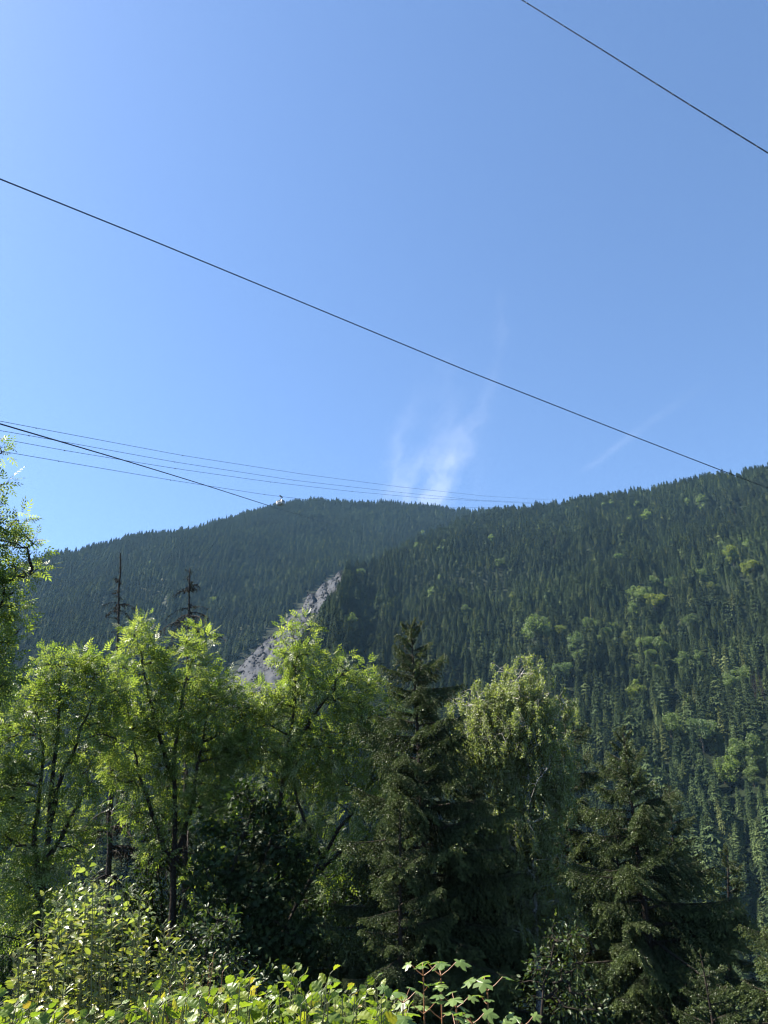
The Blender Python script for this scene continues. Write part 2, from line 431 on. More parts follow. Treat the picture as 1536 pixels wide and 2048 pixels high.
# ---------------------------------------------------------------- mountain trees
def far_spruce_mesh(seed, tiers, per, width, dead=False, bare=0.0):
    rng = np.random.default_rng(seed)
    g = Geo()
    tube(g, [(0, 0, -0.06), (0, 0, 0.5), (0, 0, 0.98)], [0.011, 0.007, 0.001], 5, 1)
    z = np.linspace(0.05 + bare, 0.985, tiers)
    pos, X, S, W = [], [], [], []
    lop = rng.normal(size=2) * 0.25
    for k, zz in enumerate(z):
        f = (1 - zz)
        prof = width * (f ** 0.72 + 0.025) * (1.0 if zz > 0.25 else 0.82 + 0.7 * zz)
        n = max(4, int(per * (0.5 + 0.7 * f ** 0.5)))
        if dead: n = max(3, int(n * 0.6))
        th = rng.random() * 6.28 + np.arange(n) * 6.283 / n + rng.normal(size=n) * 0.25
        l = prof * (0.62 + 0.55 * rng.random(n)) * (1 + lop[0] * np.cos(th) + lop[1] * np.sin(th))
        droop = 0.30 + 0.55 * f + rng.normal(size=n) * 0.2
        if zz > 0.85: droop -= 0.6
        X.append(np.stack([np.cos(th), np.sin(th), -droop], -1)); S.append(l)
        pos.append(np.stack([0 * th, 0 * th, zz + rng.normal(size=n) * 0.008], -1))
    pos, X, S = np.concatenate(pos), np.concatenate(X), np.concatenate(S)
    # bough: a ragged drooping fan with hanging tufts
    TV = np.array([[0.05, 0, 0], [0.38, 0.21, -0.05], [0.40, 0, 0.05], [0.38, -0.21, -0.05], [0.72, 0.25, -0.14], [0.72, -0.25, -0.14], [0.70, 0, 0.01], [1.0, 0.05, -0.10], [1.04, -0.06, -0.06],
                   [0.5, 0.03, -0.26], [0.8, -0.03, -0.32], [0.62, 0.30, -0.22], [0.62, -0.30, -0.22]])
    TF = np.array([[0, 1, 2], [0, 2, 3], [2, 4, 6], [2, 6, 5], [6, 7, 8], [0, 9, 2], [2, 10, 6], [1, 11, 6], [3, 6, 12], [6, 10, 7]])
    if dead: TF = TF[[0, 1, 4, 5, 6]]; TV = TV * np.array([1, 0.45, 0.8])
    Z = unit(np.array([[0, 0, 1.0]]) + rng.normal(size=(len(pos), 3)) * 0.22)
    scatter(g, TV, TF, pos, X, Z, S)
    return g.mesh('spruce_tree', [M['far_dead' if dead else 'far_spruce'], M['bark_dark']])

def far_broad_mesh(seed, wide):
    rng = np.random.default_rng(seed)
    g = Geo()
    tube(g, [(0, 0, -0.08), (0.01, 0, 0.3), (0, 0.01, 0.7)], [0.02, 0.014, 0.004], 5, 1)
    nl = 18
    cs = rand_dir(nl, rng) * np.array([wide * 0.8, wide * 0.8, 0.36]) * rng.random((nl, 1)) ** 0.4 + np.array([0, 0, 0.56])
    for c in cs:
        tube(g, [(0, 0, 0.25 + 0.2 * rng.random()), tuple(c)], [0.008, 0.002], 3, 1)
        n = 190
        dd = rand_dir(n, rng)
        p = c + dd * np.array([0.14, 0.14, 0.12]) * (0.6 + 0.6 * rng.random()) * (0.35 + 0.75 * rng.random((n, 1)))
        TV = np.array([[0, 0, 0], [0.5, 0.42, 0.05], [1, 0, 0], [0.5, -0.42, 0.05]])
        scatter(g, TV, np.array([[0, 1, 2], [0, 2, 3]]), p, rand_dir(n, rng), unit(dd + rand_dir(n, rng) * 0.7), 0.022 + 0.03 * rng.random(n))
    return g.mesh('broadleaf_tree', [M['far_broad'], M['bark']])

SPR = [far_spruce_mesh(11 + k, t, p, w) for k, (t, p, w) in enumerate([(34, 14, 0.23), (36, 14, 0.19), (30, 14, 0.27), (30, 11, 0.22), (34, 15, 0.25), (36, 12, 0.165)])]
SPR_LOOK = ['dark spruce', 'slim dark spruce', 'broad spruce', 'ragged spruce', 'full spruce', 'spindly spruce']
DEAD = [far_spruce_mesh(31 + k, 30, 8, w, True) for k, w in enumerate([0.10, 0.12])]
BRO = [far_broad_mesh(41 + k, w) for k, w in enumerate([0.34, 0.42, 0.28])]

SP = 6.2
half = int(1850 / SP)
gx, gy = np.meshgrid(np.arange(-half, half + 1), np.arange(10, half + 1), indexing='ij')
gx = gx.ravel() * SP + (RNG.random(gx.size) - 0.5) * SP * 0.95
gy = gy.ravel() * SP + (RNG.random(gy.size) - 0.5) * SP * 0.95
r = np.hypot(gx, gy); az = np.arctan2(gx, gy)
keep = (np.abs(az) < R(40)) & (r > 200) & (r < 1800)
gx, gy = gx[keep], gy[keep]
gz = height(gx, gy)
hh = 10 + 11 * RNG.random(len(gx)) ** 1.3 + 5 * fbm(gx / 90, gy / 90, 77, 2)
px, py = to_pixel(np.stack([gx, gy, gz], -1))
pxt, pyt = to_pixel(np.stack([gx, gy, gz + hh], -1))
keep = visible(gx, gy, gz + hh) & (px > -160) & (px < 1700) & (pyt < 2150)
keep &= ~in_poly(px, py, SCREE_POLY) & ~in_poly(px, py + 3, SCREE_POLY)
ccx, ccy = to_pixel(np.stack([gx, gy, gz + hh * 0.5], -1))
front_of_scree = in_poly(pxt, pyt, SCREE_POLY) | in_poly(ccx, ccy, SCREE_POLY)
keep &= ~(front_of_scree & (pxt < np.interp(pyt, [1140, 1200, 1260, 1340], [676, 648, 606, 585])))
thin = fbm(gx / 55, gy / 55, 99, 3)
keep &= RNG.random(len(gx)) < np.clip(1.15 - 0.9 * np.clip(thin - 0.15, 0, 1), 0.3, 1)

# rounded pale broadleaf trees among the spruces, where the photograph shows them: px, py of the crown's middle, height, look
BROADS = [(838, 1097, 15, 'pale green bushy broadleaf tree above the end of the rockslide'), (886, 1089, 12, 'small round broadleaf tree uphill of the spruce with the bare leader'),
          (984, 1080, 14, 'light green round broadleaf tree below the dip of the skyline'), (1002, 1130, 15, 'dull green round broadleaf tree standing alone in mid-slope'),
          (1078, 1272, 24, 'big domed pale green broadleaf tree above the birch'), (1294, 1038, 20, 'bright spreading broadleaf tree high under the ridge'),
          (1404, 1004, 17, 'tall pale broadleaf tree close under the ridge'), (1312, 1212, 17, 'bright yellow-green broadleaf tree in the middle of the spur'),
          (1282, 1192, 12, 'small pale broadleaf tree uphill beside the bright yellow-green one'), (1345, 1172, 13, 'mid green broadleaf tree in a gap of the spruces'),
          (1504, 1146, 17, 'bright yellow domed broadleaf tree near the picture edge'), (1468, 1116, 17, 'pale green broadleaf tree uphill of the bright yellow dome'),
          (1156, 1296, 16, 'grey-green round broadleaf tree beside the big domed one'), (1122, 1270, 12, 'little yellowish broadleaf tree between two rounder crowns'),
          (1432, 1186, 14, 'olive broadleaf tree in the broken patch of the forest'), (1308, 1268, 11, 'low pale broadleaf tree in a dark hollow'),
          (1130, 1356, 15, 'pale silvery broadleaf tree above the birch shoulder'), (1260, 1290, 15, 'olive crown standing among dense spruces in mid-spur'),
          (1350, 1090, 12, 'small bright broadleaf tree under the high spreading one'), (1386, 1250, 12, 'dull broadleaf tree half sunk among tall spruces'),
          (1275, 1395, 15, 'yellow-green broadleaf tree low on the spur above the drooping spruce'), (1345, 1465, 14, 'pale bushy broadleaf tree low on the spur'),
          (1408, 1480, 15, 'silvery broadleaf tree low among the tallest spruces'), (1462, 1556, 12, 'little bright broadleaf tree low near the picture edge'),
          (425, 1205, 14, 'yellow-green broadleaf tree between the two bare dead spruces'), (300, 1128, 10, 'tiny pale broadleaf tree high on the far hill'),
          (636, 1166, 8, 'small green tree clinging to the top of the rockslide'), (700, 1250, 14, 'pale thin broadleaf tree just beside the rockslide'),
          (722, 1150, 12, 'grey-green broadleaf tree over the top end of the rockslide'), (935, 1230, 14, 'dull green broadleaf tree behind the spruce leader'),
          (1030, 1200, 12, 'olive broadleaf tree uphill of the big domed one'), (1240, 1120, 12, 'mid green broadleaf tree under the sloping ridge')]
LOOKS = [('bright yellow', (1.75, 1.5, 0.8)), ('yellow-green', (1.45, 1.35, 0.8)), ('yellowish', (1.4, 1.25, 0.8)), ('bright', (1.4, 1.4, 0.9)), ('silvery', (1.15, 1.2, 1.5)), ('grey-green', (0.95, 1.0, 1.3)), ('olive', (0.95, 0.85, 0.7)), ('dull', (0.75, 0.78, 0.8)), ('mid green', (0.85, 0.95, 0.75)), ('pale', (1.25, 1.25, 1.2)), ('light', (1.2, 1.25, 1.0))]
def look(lab):
    return (*next((c for w, c in LOOKS if w in lab), (1, 1, 1)), 1)
blocked = np.zeros(len(gx), bool)
n_b = 0
for k, (bx, by, h, lab) in enumerate(BROADS):
    p = hit(bx, by + 4)
    m = mpp(bx, by, math.hypot(p[0], p[1]))
    p = hit(bx, by + 0.5 * h / m * 0.8)
    blocked |= np.hypot(gx - p[0], gy - p[1]) < h * 0.42
    near = (np.hypot(gx - p[0], gy - p[1]) < h * 1.1) & (np.hypot(gx, gy) < math.hypot(p[0], p[1]) - 2)
    nx, ny = to_pixel(np.stack([gx, gy, gz + hh], -1))
    blocked |= near & (np.abs(nx - bx) < 0.3 * h / m) & (ny < by + 0.1 * h / m)
    o = link('broadleaf_tree', BRO[k % 3], None, tuple(p - np.array([0, 0, 0.5])))
    h *= 1.2; o.rotation_euler = (0, 0, k * 1.7); o.scale = (h * 1.1, h * 1.1, h)
    o.color = look(lab)
    tag(o, lab, 'tree', 'broadleaf trees scattered through the spruce forest')
# dead brown spruces
DEADS = [(1112, 1085, 21), (1124, 1080, 19), (1104, 1092, 18), (990, 1262, 20), (980, 1270, 18), (1000, 1256, 17), (972, 1262, 19), (1474, 1036, 20), (1462, 1028, 18), (1482, 1044, 17),
         (800, 1192, 18), (810, 1186, 19), (720, 1090, 20), (708, 1094, 18), (692, 1240, 20), (704, 1232, 18), (716, 1244, 19), (1524, 1420, 22), (1516, 1404, 20), (1530, 1395, 19), (452, 1300, 18)]
DEAD_PLACE = {0: 'high on the spur', 3: 'uphill of the birch', 7: 'under the ridge near the picture edge', 10: 'in mid-slope', 12: 'over the rockslide top', 14: 'beside the rockslide', 17: 'low near the picture edge', 20: 'at the foot of the rockslide'}
place, seen = '', {}
ORD = ['first', 'second', 'third', 'fourth', 'fifth', 'sixth', 'seventh', 'eighth', 'ninth', 'tenth', 'eleventh', 'twelfth', 'thirteenth', 'fourteenth', 'fifteenth', 'sixteenth', 'seventeenth', 'eighteenth', 'nineteenth', 'twentieth']
for k, (bx, by, h) in enumerate(DEADS):
    place = DEAD_PLACE.get(k, place)
    p = hit(bx, by + 5)
    blocked |= np.hypot(gx - p[0], gy - p[1]) < 4.0
    o = link('dead_spruce', DEAD[k % 2], None, tuple(p - np.array([0, 0, 0.3])))
    o.rotation_euler = (0, 0, k * 2.1); o.scale = (h, h, h)
    grp = [q for q in range(len(DEADS)) if max(x for x in DEAD_PLACE if x <= q) == max(x for x in DEAD_PLACE if x <= k)]
    rank = sorted(grp, key=lambda q: DEADS[q][0]).index(k)
    tag(o, f'{ORD[rank]} brown spruce from the left, dead, {place}' if len(grp) > 1 else f'lone brown dead spruce {place}', 'tree', 'dead brown spruces in the forest')
keep &= ~blocked
gx, gy, gz, hh, pxt, pyt, px, py = (q[keep] for q in (gx, gy, gz, hh, pxt, pyt, px, py))
idx = RNG.integers(0, len(SPR), len(gx))
rotz = RNG.random(len(gx)) * 6.283
wid = 1.0 + 0.4 * RNG.random(len(gx))
# the 300 that show largest, clear of the trees in front, are objects
clear = pyt < np.interp(px, [0, 760, 775, 925, 935, 1125, 1140, 1240, 1250, 1400, 1430, 1536], [1200, 1215, 1200, 1300, 1290, 1290, 1400, 1430, 1420, 1500, 1640, 1720])
size = hh / np.hypot(gx, gy) * (clear & (px > 6) & (px < 1530) & (pyt > 0))
top = np.argsort(-size)[:285]
mine = np.zeros(len(gx), bool); mine[top] = True
LANDMARKS = [(x, y, n) for x, y, n in [
    (1078, 1272, 'the big domed pale broadleaf'), (1312, 1212, 'the bright broadleaf in mid-spur'), (1504, 1146, 'the bright yellow dome'), (1130, 1356, 'the silvery crown over the birch'),
    (1275, 1395, 'the yellow-green broadleaf low on the spur'), (1408, 1480, 'the silvery tree low on the spur'), (1345, 1465, 'the pale bush low on the spur'),
    (1462, 1556, 'the little bright tree low on the spur'), (1524, 1420, 'the low clump of brown spruces'), (1386, 1250, 'the half-sunk dull broadleaf'), (1156, 1296, 'the grey-green round crown'),
    (990, 1262, 'the brown clump uphill of the birch'), (700, 1250, 'the thin tree beside the rockslide'), (1245, 1462, 'the leader of the drooping spruce'), (1260, 1290, 'the olive crown in mid-spur')]]
lab_of = {}
buckets = {}
extra = []
for k in top:
    ds = [math.hypot(pxt[k] - x, (pyt[k] + py[k]) / 2 - y) for x, y, _ in LANDMARKS]
    w = int(np.argmin(ds))
    dx, dy = pxt[k] - LANDMARKS[w][0], (pyt[k] + py[k]) / 2 - LANDMARKS[w][1]
    sec = int(((math.degrees(math.atan2(-dy, dx)) + 360 + 22.5) % 360) // 45)
    buckets.setdefault((w, sec), []).append((ds[w], k))
SECT = ['right of', 'up and right of', 'above', 'up and left of', 'left of', 'down and left of', 'below', 'down and right of']
for (w, sec), rows in buckets.items():
    for n, (_, k) in enumerate(sorted(rows)):
        lab_of[k] = f'{ORD[n] if n < 20 else "last"} {SPR_LOOK[idx[k]]} {SECT[sec]} {LANDMARKS[w][2]}'
first = {}
for k in top:
    o = link('spruce_tree', SPR[idx[k]], None, (gx[k], gy[k], gz[k] - 0.4))
    o.rotation_euler = (RNG.normal() * 0.02, RNG.normal() * 0.02, rotz[k]); o.scale = (hh[k] * wid[k], hh[k] * wid[k], hh[k])
    tag(o, lab_of[k], 'tree', 'spruces low on the mountainside')
    first.setdefault(int(idx[k]), o)
# more small broadleaf trees scattered over the spur
XB = np.random.default_rng(909)
extra = {}
for k in range(60):
    cx_, cy_, sx_ = [(1480, 1100, 26), (1440, 1160, 30), (1400, 1060, 22), (1300, 1210, 26), (1180, 1290, 34), (1350, 1330, 30), (1420, 1420, 30), (1290, 1360, 26), (1480, 1560, 26), (900, 1130, 50), (1130, 1330, 30), (1240, 1050, 40)][k % 12]
    bx, by = XB.normal(cx_, sx_), XB.normal(cy_, sx_)
    if by > np.interp(bx, [1120, 1240, 1250, 1400, 1536], [1340, 1420, 1410, 1520, 1680]): continue
    if bx > 1530: continue
    p = hit(bx, by); h = XB.uniform(8, 17)
    ds = [math.hypot(bx - x, by - y) for x, y, _ in LANDMARKS]
    w = int(np.argmin(ds))
    if ds[w] < 14: continue
    sec = int(((math.degrees(math.atan2(LANDMARKS[w][1] - by, bx - LANDMARKS[w][0])) + 382.5) % 360) // 45)
    extra.setdefault((w, sec), []).append((ds[w], p, h, k))
for (w, sec), rows in extra.items():
    for n, (_, p, h, k) in enumerate(sorted(rows, key=lambda q: q[0])):
        o = link('broadleaf_tree', BRO[k % 3], None, tuple(p - np.array([0, 0, 0.5])))
        o.rotation_euler = (0, 0, k * 2.3); o.scale = (h * 1.1, h * 1.1, h * 1.15)
        o.color = look('pale')
        tag(o, f'{ORD[n]} small pale broadleaf {SECT[sec]} {LANDMARKS[w][2]}', 'tree', 'broadleaf trees scattered through the spruce forest')
# the rest of the forest: one object that scatters the same trees
rest = ~mine
me = bpy.data.meshes.new('spruce_forest')
me.from_pydata(np.stack([gx, gy, gz - 0.4], -1)[rest].tolist(), [], [])
for nm, ty, val in (('rot', 'FLOAT_VECTOR', np.stack([RNG.normal(size=rest.sum()) * 0.02, RNG.normal(size=rest.sum()) * 0.02, rotz[rest]], -1)),
                    ('scl', 'FLOAT_VECTOR', np.stack([hh[rest] * wid[rest], hh[rest] * wid[rest], hh[rest]], -1)), ('idx', 'INT', idx[rest])):
    at_ = me.attributes.new(nm, ty, 'POINT')
    at_.data.foreach_set('vector' if ty == 'FLOAT_VECTOR' else 'value', np.asarray(val, np.int32 if ty == 'INT' else np.float32).ravel())
forest = tag(link('spruce_forest', me), 'dense dark spruce forest covering the mountainside', kind='stuff')
ng = bpy.data.node_groups.new('scatter_spruces', 'GeometryNodeTree')
ng.interface.new_socket('Geometry', in_out='INPUT', socket_type='NodeSocketGeometry')
ng.interface.new_socket('Geometry', in_out='OUTPUT', socket_type='NodeSocketGeometry')
gi, go = ng.nodes.new('NodeGroupInput'), ng.nodes.new('NodeGroupOutput')
iop, jn = ng.nodes.new('GeometryNodeInstanceOnPoints'), ng.nodes.new('GeometryNodeJoinGeometry')
for k in sorted(first):
    oi = ng.nodes.new('GeometryNodeObjectInfo'); oi.transform_space = 'ORIGINAL'
    oi.inputs['Object'].default_value = first[k]; oi.inputs['As Instance'].default_value = True
    ng.links.new(oi.outputs['Geometry'], jn.inputs[0])
def named(n, t):
    q = ng.nodes.new('GeometryNodeInputNamedAttribute'); q.data_type = t; q.inputs['Name'].default_value = n
    return q.outputs[0]
e2r = ng.nodes.new('FunctionNodeEulerToRotation')
ng.links.new(named('rot', 'FLOAT_VECTOR'), e2r.inputs[0])
iop.inputs['Pick Instance'].default_value = True
ng.links.new(gi.outputs[0], iop.inputs['Points']); ng.links.new(jn.outputs[0], iop.inputs['Instance'])
ng.links.new(named('idx', 'INT'), iop.inputs['Instance Index']); ng.links.new(e2r.outputs[0], iop.inputs['Rotation'])
ng.links.new(named('scl', 'FLOAT_VECTOR'), iop.inputs['Scale']); ng.links.new(iop.outputs[0], go.inputs[0])
md = forest.modifiers.new('scatter', 'NODES'); md.node_group = ng
print('FOREST', int(rest.sum()), 'objects', len(top))

# ---------------------------------------------------------------- foreground trees
LEAFLET = np.array([[0, 0, 0], [0.45, 0.17, 0.03], [1, 0, -0.02], [0.45, -0.17, 0.03]])
LEAFLET_F = np.array([[0, 1, 2], [0, 2, 3]])
def compound_template(pairs=3, spread=0.62):
    V, F = [], []
    def put(base, ang, l, sag):
        c, s = math.cos(ang), math.sin(ang)
        for x, y, z in LEAFLET:
            V.append([base + l * (x * c - y * s), l * (x * s + y * c), l * z - sag * x])
        F.extend((LEAFLET_F + len(V) - 4).tolist())
    for k in range(pairs):
        b = 0.22 + 0.6 * k / pairs
        for sgn in (1, -1): put(b, sgn * (1.0 - 0.12 * k), 0.36, 0.06)
    put(0.8, 0, 0.36, 0.05)
    return np.array(V), np.array(F)
ASH_V, ASH_F = compound_template()
OVAL_V = np.array([[0, 0, 0], [0.3, 0.24, 0.05], [0.7, 0.2, 0.04], [1, 0, -0.06], [0.7, -0.2, 0.04], [0.3, -0.24, 0.05], [0.5, 0, -0.02]])
OVAL_F = np.array([[0, 1, 6], [1, 2, 6], [2, 3, 6], [3, 4, 6], [4, 5, 6], [5, 0, 6]])
LOBED_V = np.array([[0, 0, 0], [0.1, 0.45, -0.05], [0.3, 0.25, 0.03], [0.65, 0.5, -0.04], [0.62, 0.18, 0.03], [1.0, 0, -0.06], [0.62, -0.18, 0.03], [0.65, -0.5, -0.04], [0.3, -0.25, 0.03], [0.1, -0.45, -0.05]])
LOBED_F = np.array([[0, 1, 2], [2, 3, 4], [0, 2, 4], [4, 5, 6], [0, 4, 6], [0, 6, 8], [6, 7, 8], [0, 8, 9]])

def wander(a, b, n, amt, rng):
    t = np.linspace(0, 1, n)[:, None]
    p = a * (1 - t) + b * t
    w = rng.normal(size=(n, 3)) * amt * np.linalg.norm(b - a)
    w[0] = w[-1] = 0
    return p + w

def smooth_path(pts, n=14):
    pts = np.asarray(pts, float)
    s = np.concatenate([[0], np.cumsum(np.linalg.norm(np.diff(pts, axis=0), axis=1))])
    t = np.linspace(0, s[-1], n)
    q = np.stack([np.interp(t, s, pts[:, k]) for k in range(3)], -1)
    for _ in range(2):
        q[1:-1] = 0.25 * q[:-2] + 0.5 * q[1:-1] + 0.25 * q[2:]
    return q

def broadleaf(name, label, cat, d, stems, lobes, n_clump, per_clump, leaf, mat, bark, seed, leaf_size, clump_r=0.30, group=None, hang=0.0, trunk_r=0.13, depth=0.95, droop=0.25, upbias=0.55, shell=0.36):
    rng = np.random.default_rng(seed)
    base = P(stems[0][0][0], stems[0][0][1], d + (stems[0][0][2] if len(stems[0][0]) > 2 else 0))
    base[2] = float(near_z(np.hypot(base[0], base[1]))) - 0.1
    rt = root_at(name, base, label, cat, group)
    gw, gl = Geo(), Geo()
    npos, nrad = [], []
    for si, st in enumerate(stems):
        pts = [P(q[0], q[1], d + (q[2] if len(q) > 2 else 0)) for q in st]
        if si == 0: pts = [base] + pts
        path = smooth_path(pts, 16)
        path[1:-1] += rng.normal(size=path[1:-1].shape) * 0.025
        r0 = trunk_r if si == 0 else trunk_r * 0.62
        rad = np.linspace(r0, r0 * 0.22, 16)
        tube(gw, path, rad, 8)
        npos.extend(path[3 if si == 0 else 1:]); nrad.extend(rad[3 if si == 0 else 1:])
    # clump centres in the lobes
    wts = np.array([l[2] * l[3] for l in lobes], float); wts /= wts.sum()
    cen = []
    which = rng.choice(len(lobes), n_clump, p=wts)
    for k in which:
        lx, ly, rx, ry = lobes[k][:4]
        dz = lobes[k][4] if len(lobes[k]) > 4 else 0
        m = mpp(lx, ly, d)
        q = rand_dir(1, rng)[0] * rng.random() ** shell
        cen.append(P(lx, ly, d + dz) + q * np.array([rx * m, rx * m * depth, ry * m]))
    cen = np.array(cen)
    # grow the limbs: each clump joins the cheapest point of the tree so far
    tp = np.array(npos); tl = np.zeros(len(tp)); par = [-1] * len(tp); order = []
    todo = list(range(len(cen)))
    best = np.full(len(cen), 1e9); bi = np.zeros(len(cen), int)
    def relax(k0):
        nonlocal best, bi
        for q in range(k0, len(tp)):
            dv = cen - tp[q]
            dist = np.linalg.norm(dv, axis=1)
            cost = dist * (1 + 0.6 * np.clip(-dv[:, 2] / np.maximum(dist, 1e-6), 0, 1)) + 0.30 * tl[q]
            b = cost < best
            best[b], bi[b] = cost[b], q
    relax(0)
    alive = np.ones(len(cen), bool)
    n0 = len(tp)
    while alive.any():
        k = int(np.argmin(np.where(alive, best, 1e9)))
        alive[k] = False
        q = bi[k]
        L_ = tl[q] + np.linalg.norm(cen[k] - tp[q])
        tp = np.vstack([tp, cen[k]]); tl = np.append(tl, L_); par.append(q); order.append(k)
        relax(len(tp) - 1)
    load = np.zeros(len(tp))
    for q in range(len(tp) - 1, n0 - 1, -1):
        load[q] += 1
        load[par[q]] += load[q]
    for q in range(n0, len(tp)):
        a = par[q]
        ra = min(0.0075 * math.sqrt(load[q]) + 0.004, trunk_r * 0.6)
        tube(gw, wander(tp[a], tp[q], 4, 0.05, rng), [ra, ra * 0.9, ra * 0.8, ra * 0.65], 5 if ra > 0.02 else 3)
    # leaves
    ctr = cen.mean(axis=0)
    for q in range(n0, len(tp)):
        c = tp[q]
        out = unit(c - tp[par[q]])
        n = max(3, int(per_clump * (0.6 + 0.8 * rng.random())))
        if hang > 0:
            ns = 4
            for _ in range(ns):
                L_ = hang * (0.4 + 0.9 * rng.random())
                s0 = c + rng.normal(size=3) * clump_r * 0.7
                dr = unit(np.array([rng.normal() * 0.25, rng.normal() * 0.25, -1]))
                m = max(3, n // ns)
                t = rng.random(m)
                p = s0 + dr * (t * L_)[:, None] + rng.normal(size=(m, 3)) * 0.035
                tube(gw, [c, s0, s0 + dr * L_], [0.004, 0.003, 0.0015], 3)
                X = unit(rand_dir(m, rng) + np.array([0, 0, -0.7]))
                scatter(gl, *leaf, p, X, unit(rand_dir(m, rng) + np.array([0, 0, 0.35])), leaf_size * (0.6 + 0.7 * rng.random(m)))
        else:
            dd = unit(rand_dir(n, rng) + out * 0.45 + np.array([0, 0, 0.2]))
            p = c + dd * clump_r * (0.12 + 0.9 * rng.random((n, 1)))
            for e in range(3):
                tube(gw, [c, c + dd[e % n] * clump_r * 0.9], [0.004, 0.0015], 3)
            X = unit(dd + np.array([0, 0, -droop]) + rand_dir(n, rng) * 0.45)
            Z = unit(np.array([0, 0, upbias]) + rand_dir(n, rng) * 0.6)
            scatter(gl, *leaf, p, X, Z, leaf_size * (0.65 + 0.6 * rng.random(n)))
    gw.build('trunk', bark, rt, smooth=True)
    gl.build('crown', mat, rt)
    return rt

ASH, OVAL, LOBED = (ASH_V, ASH_F), (OVAL_V, OVAL_F), (LOBED_V, LOBED_F)
RHOMB = (np.array([[0, 0, 0], [0.45, 0.3, 0.05], [1, 0, -0.03], [0.45, -0.3, 0.05]]), LEAFLET_F)

broadleaf('ash_tree', 'ash tree reaching in from the left edge, its upper sprays against the sky', 'tree', 13.0,
          [[(-150, 1900), (-120, 1600), (-90, 1300), (-60, 1050), (-40, 900)], [(-100, 1330), (-30, 1240), (30, 1180)], [(-90, 1250), (-20, 1160), (60, 1150)]],
          [(-8, 905, 14, 18), (-5, 985, 26, 26), (22, 1060, 34, 28), (62, 1092, 26, 16), (45, 1140, 38, 20), (-20, 1080, 50, 60), (12, 1205, 34, 26), (-8, 1280, 50, 44), (-30, 1180, 50, 50), (-20, 1380, 50, 60), (-70, 1000, 50, 80)],
          175, 14, ASH, M['ash'], M['bark_dark'], 3, 0.22, clump_r=0.20, group='ash trees in front of the mountain', trunk_r=0.11)
broadleaf('ash_tree', 'many-stemmed ash tree with rounded crown below the hazy far hill, beside the left edge', 'tree', 22.0,
          [[(85, 1850), (92, 1700), (105, 1560), (125, 1420), (120, 1330)], [(80, 1800), (68, 1650), (90, 1500), (70, 1400)], [(98, 1660), (120, 1560), (165, 1450), (190, 1390)], [(95, 1720), (150, 1620), (185, 1560)]],
          [(118, 1330, 46, 40), (172, 1338, 48, 42), (60, 1390, 55, 45), (150, 1400, 80, 50), (205, 1400, 45, 50), (40, 1460, 50, 50), (120, 1480, 80, 55), (190, 1480, 50, 45), (30, 1560, 60, 55), (160, 1570, 55, 40), (25, 1650, 60, 50), (60, 1740, 60, 45), (20, 1720, 60, 60), (-20, 1600, 60, 120), (150, 1680, 40, 40), (225, 1440, 34, 34), (200, 1350, 30, 30), (110, 1620, 34, 30), (180, 1630, 30, 30), (110, 1800, 50, 34), (20, 1840, 70, 40)],
          350, 15, ASH, M['ash'], M['bark_dark'], 5, 0.31, clump_r=0.31, depth=0.7, group='ash trees in front of the mountain')
broadleaf('ash_tree', 'tall twin-topped ash tree standing in front of the two dead spruces', 'tree', 23.0,
          [[(340, 1880), (352, 1700), (348, 1560), (352, 1420), (385, 1320)], [(352, 1730), (380, 1620), (400, 1500), (420, 1400)], [(345, 1740), (310, 1640), (275, 1540), (262, 1460)], [(348, 1560), (310, 1450), (285, 1330)]],
          [(282, 1272, 36, 40), (285, 1320, 48, 40), (394, 1280, 34, 42), (398, 1335, 50, 45), (335, 1350, 40, 40), (275, 1390, 60, 45), (370, 1400, 80, 55), (440, 1390, 50, 45), (330, 1470, 100, 55), (430, 1470, 70, 55), (255, 1470, 48, 48), (300, 1550, 70, 45), (400, 1550, 80, 50), (460, 1520, 40, 50), (350, 1620, 60, 34), (480, 1440, 40, 40), (500, 1500, 40, 40), (235, 1540, 36, 36), (270, 1620, 34, 26), (440, 1600, 50, 40), (310, 1700, 34, 26), (420, 1690, 40, 30), (390, 1760, 40, 26)],
          420, 16, ASH, M['ash'], M['bark_dark'], 8, 0.31, clump_r=0.31, depth=0.7, group='ash trees in front of the mountain')
broadleaf('ash_tree', 'ash tree with leaning trunk whose top covers the right side of the rockslide', 'tree', 23.5,
          [[(505, 2000), (530, 1945), (575, 1840), (620, 1760), (655, 1690), (700, 1630), (745, 1560)], [(625, 1752), (680, 1705), (730, 1680)], [(540, 1700), (560, 1600), (575, 1520), (590, 1400), (595, 1290)], [(570, 1540), (600, 1470), (650, 1400), (690, 1340)], [(640, 1712), (600, 1620), (585, 1540)]],
          [(594, 1272, 34, 38), (590, 1322, 46, 38), (600, 1380, 62, 45), (540, 1395, 42, 36), (698, 1335, 42, 36), (742, 1362, 24, 26), (690, 1390, 55, 42), (570, 1450, 75, 50), (660, 1460, 80, 50), (735, 1430, 40, 36), (620, 1530, 90, 45), (715, 1510, 55, 45), (770, 1470, 36, 40), (530, 1500, 50, 50), (690, 1590, 70, 40), (760, 1560, 40, 40), (620, 1640, 50, 36), (725, 1660, 45, 35), (505, 1430, 34, 34), (790, 1410, 26, 30), (560, 1560, 50, 40), (670, 1740, 44, 30), (610, 1720, 36, 30)],
          410, 15, ASH, M['ash'], M['bark_dark'], 13, 0.31, clump_r=0.31, depth=0.7, group='ash trees in front of the mountain')
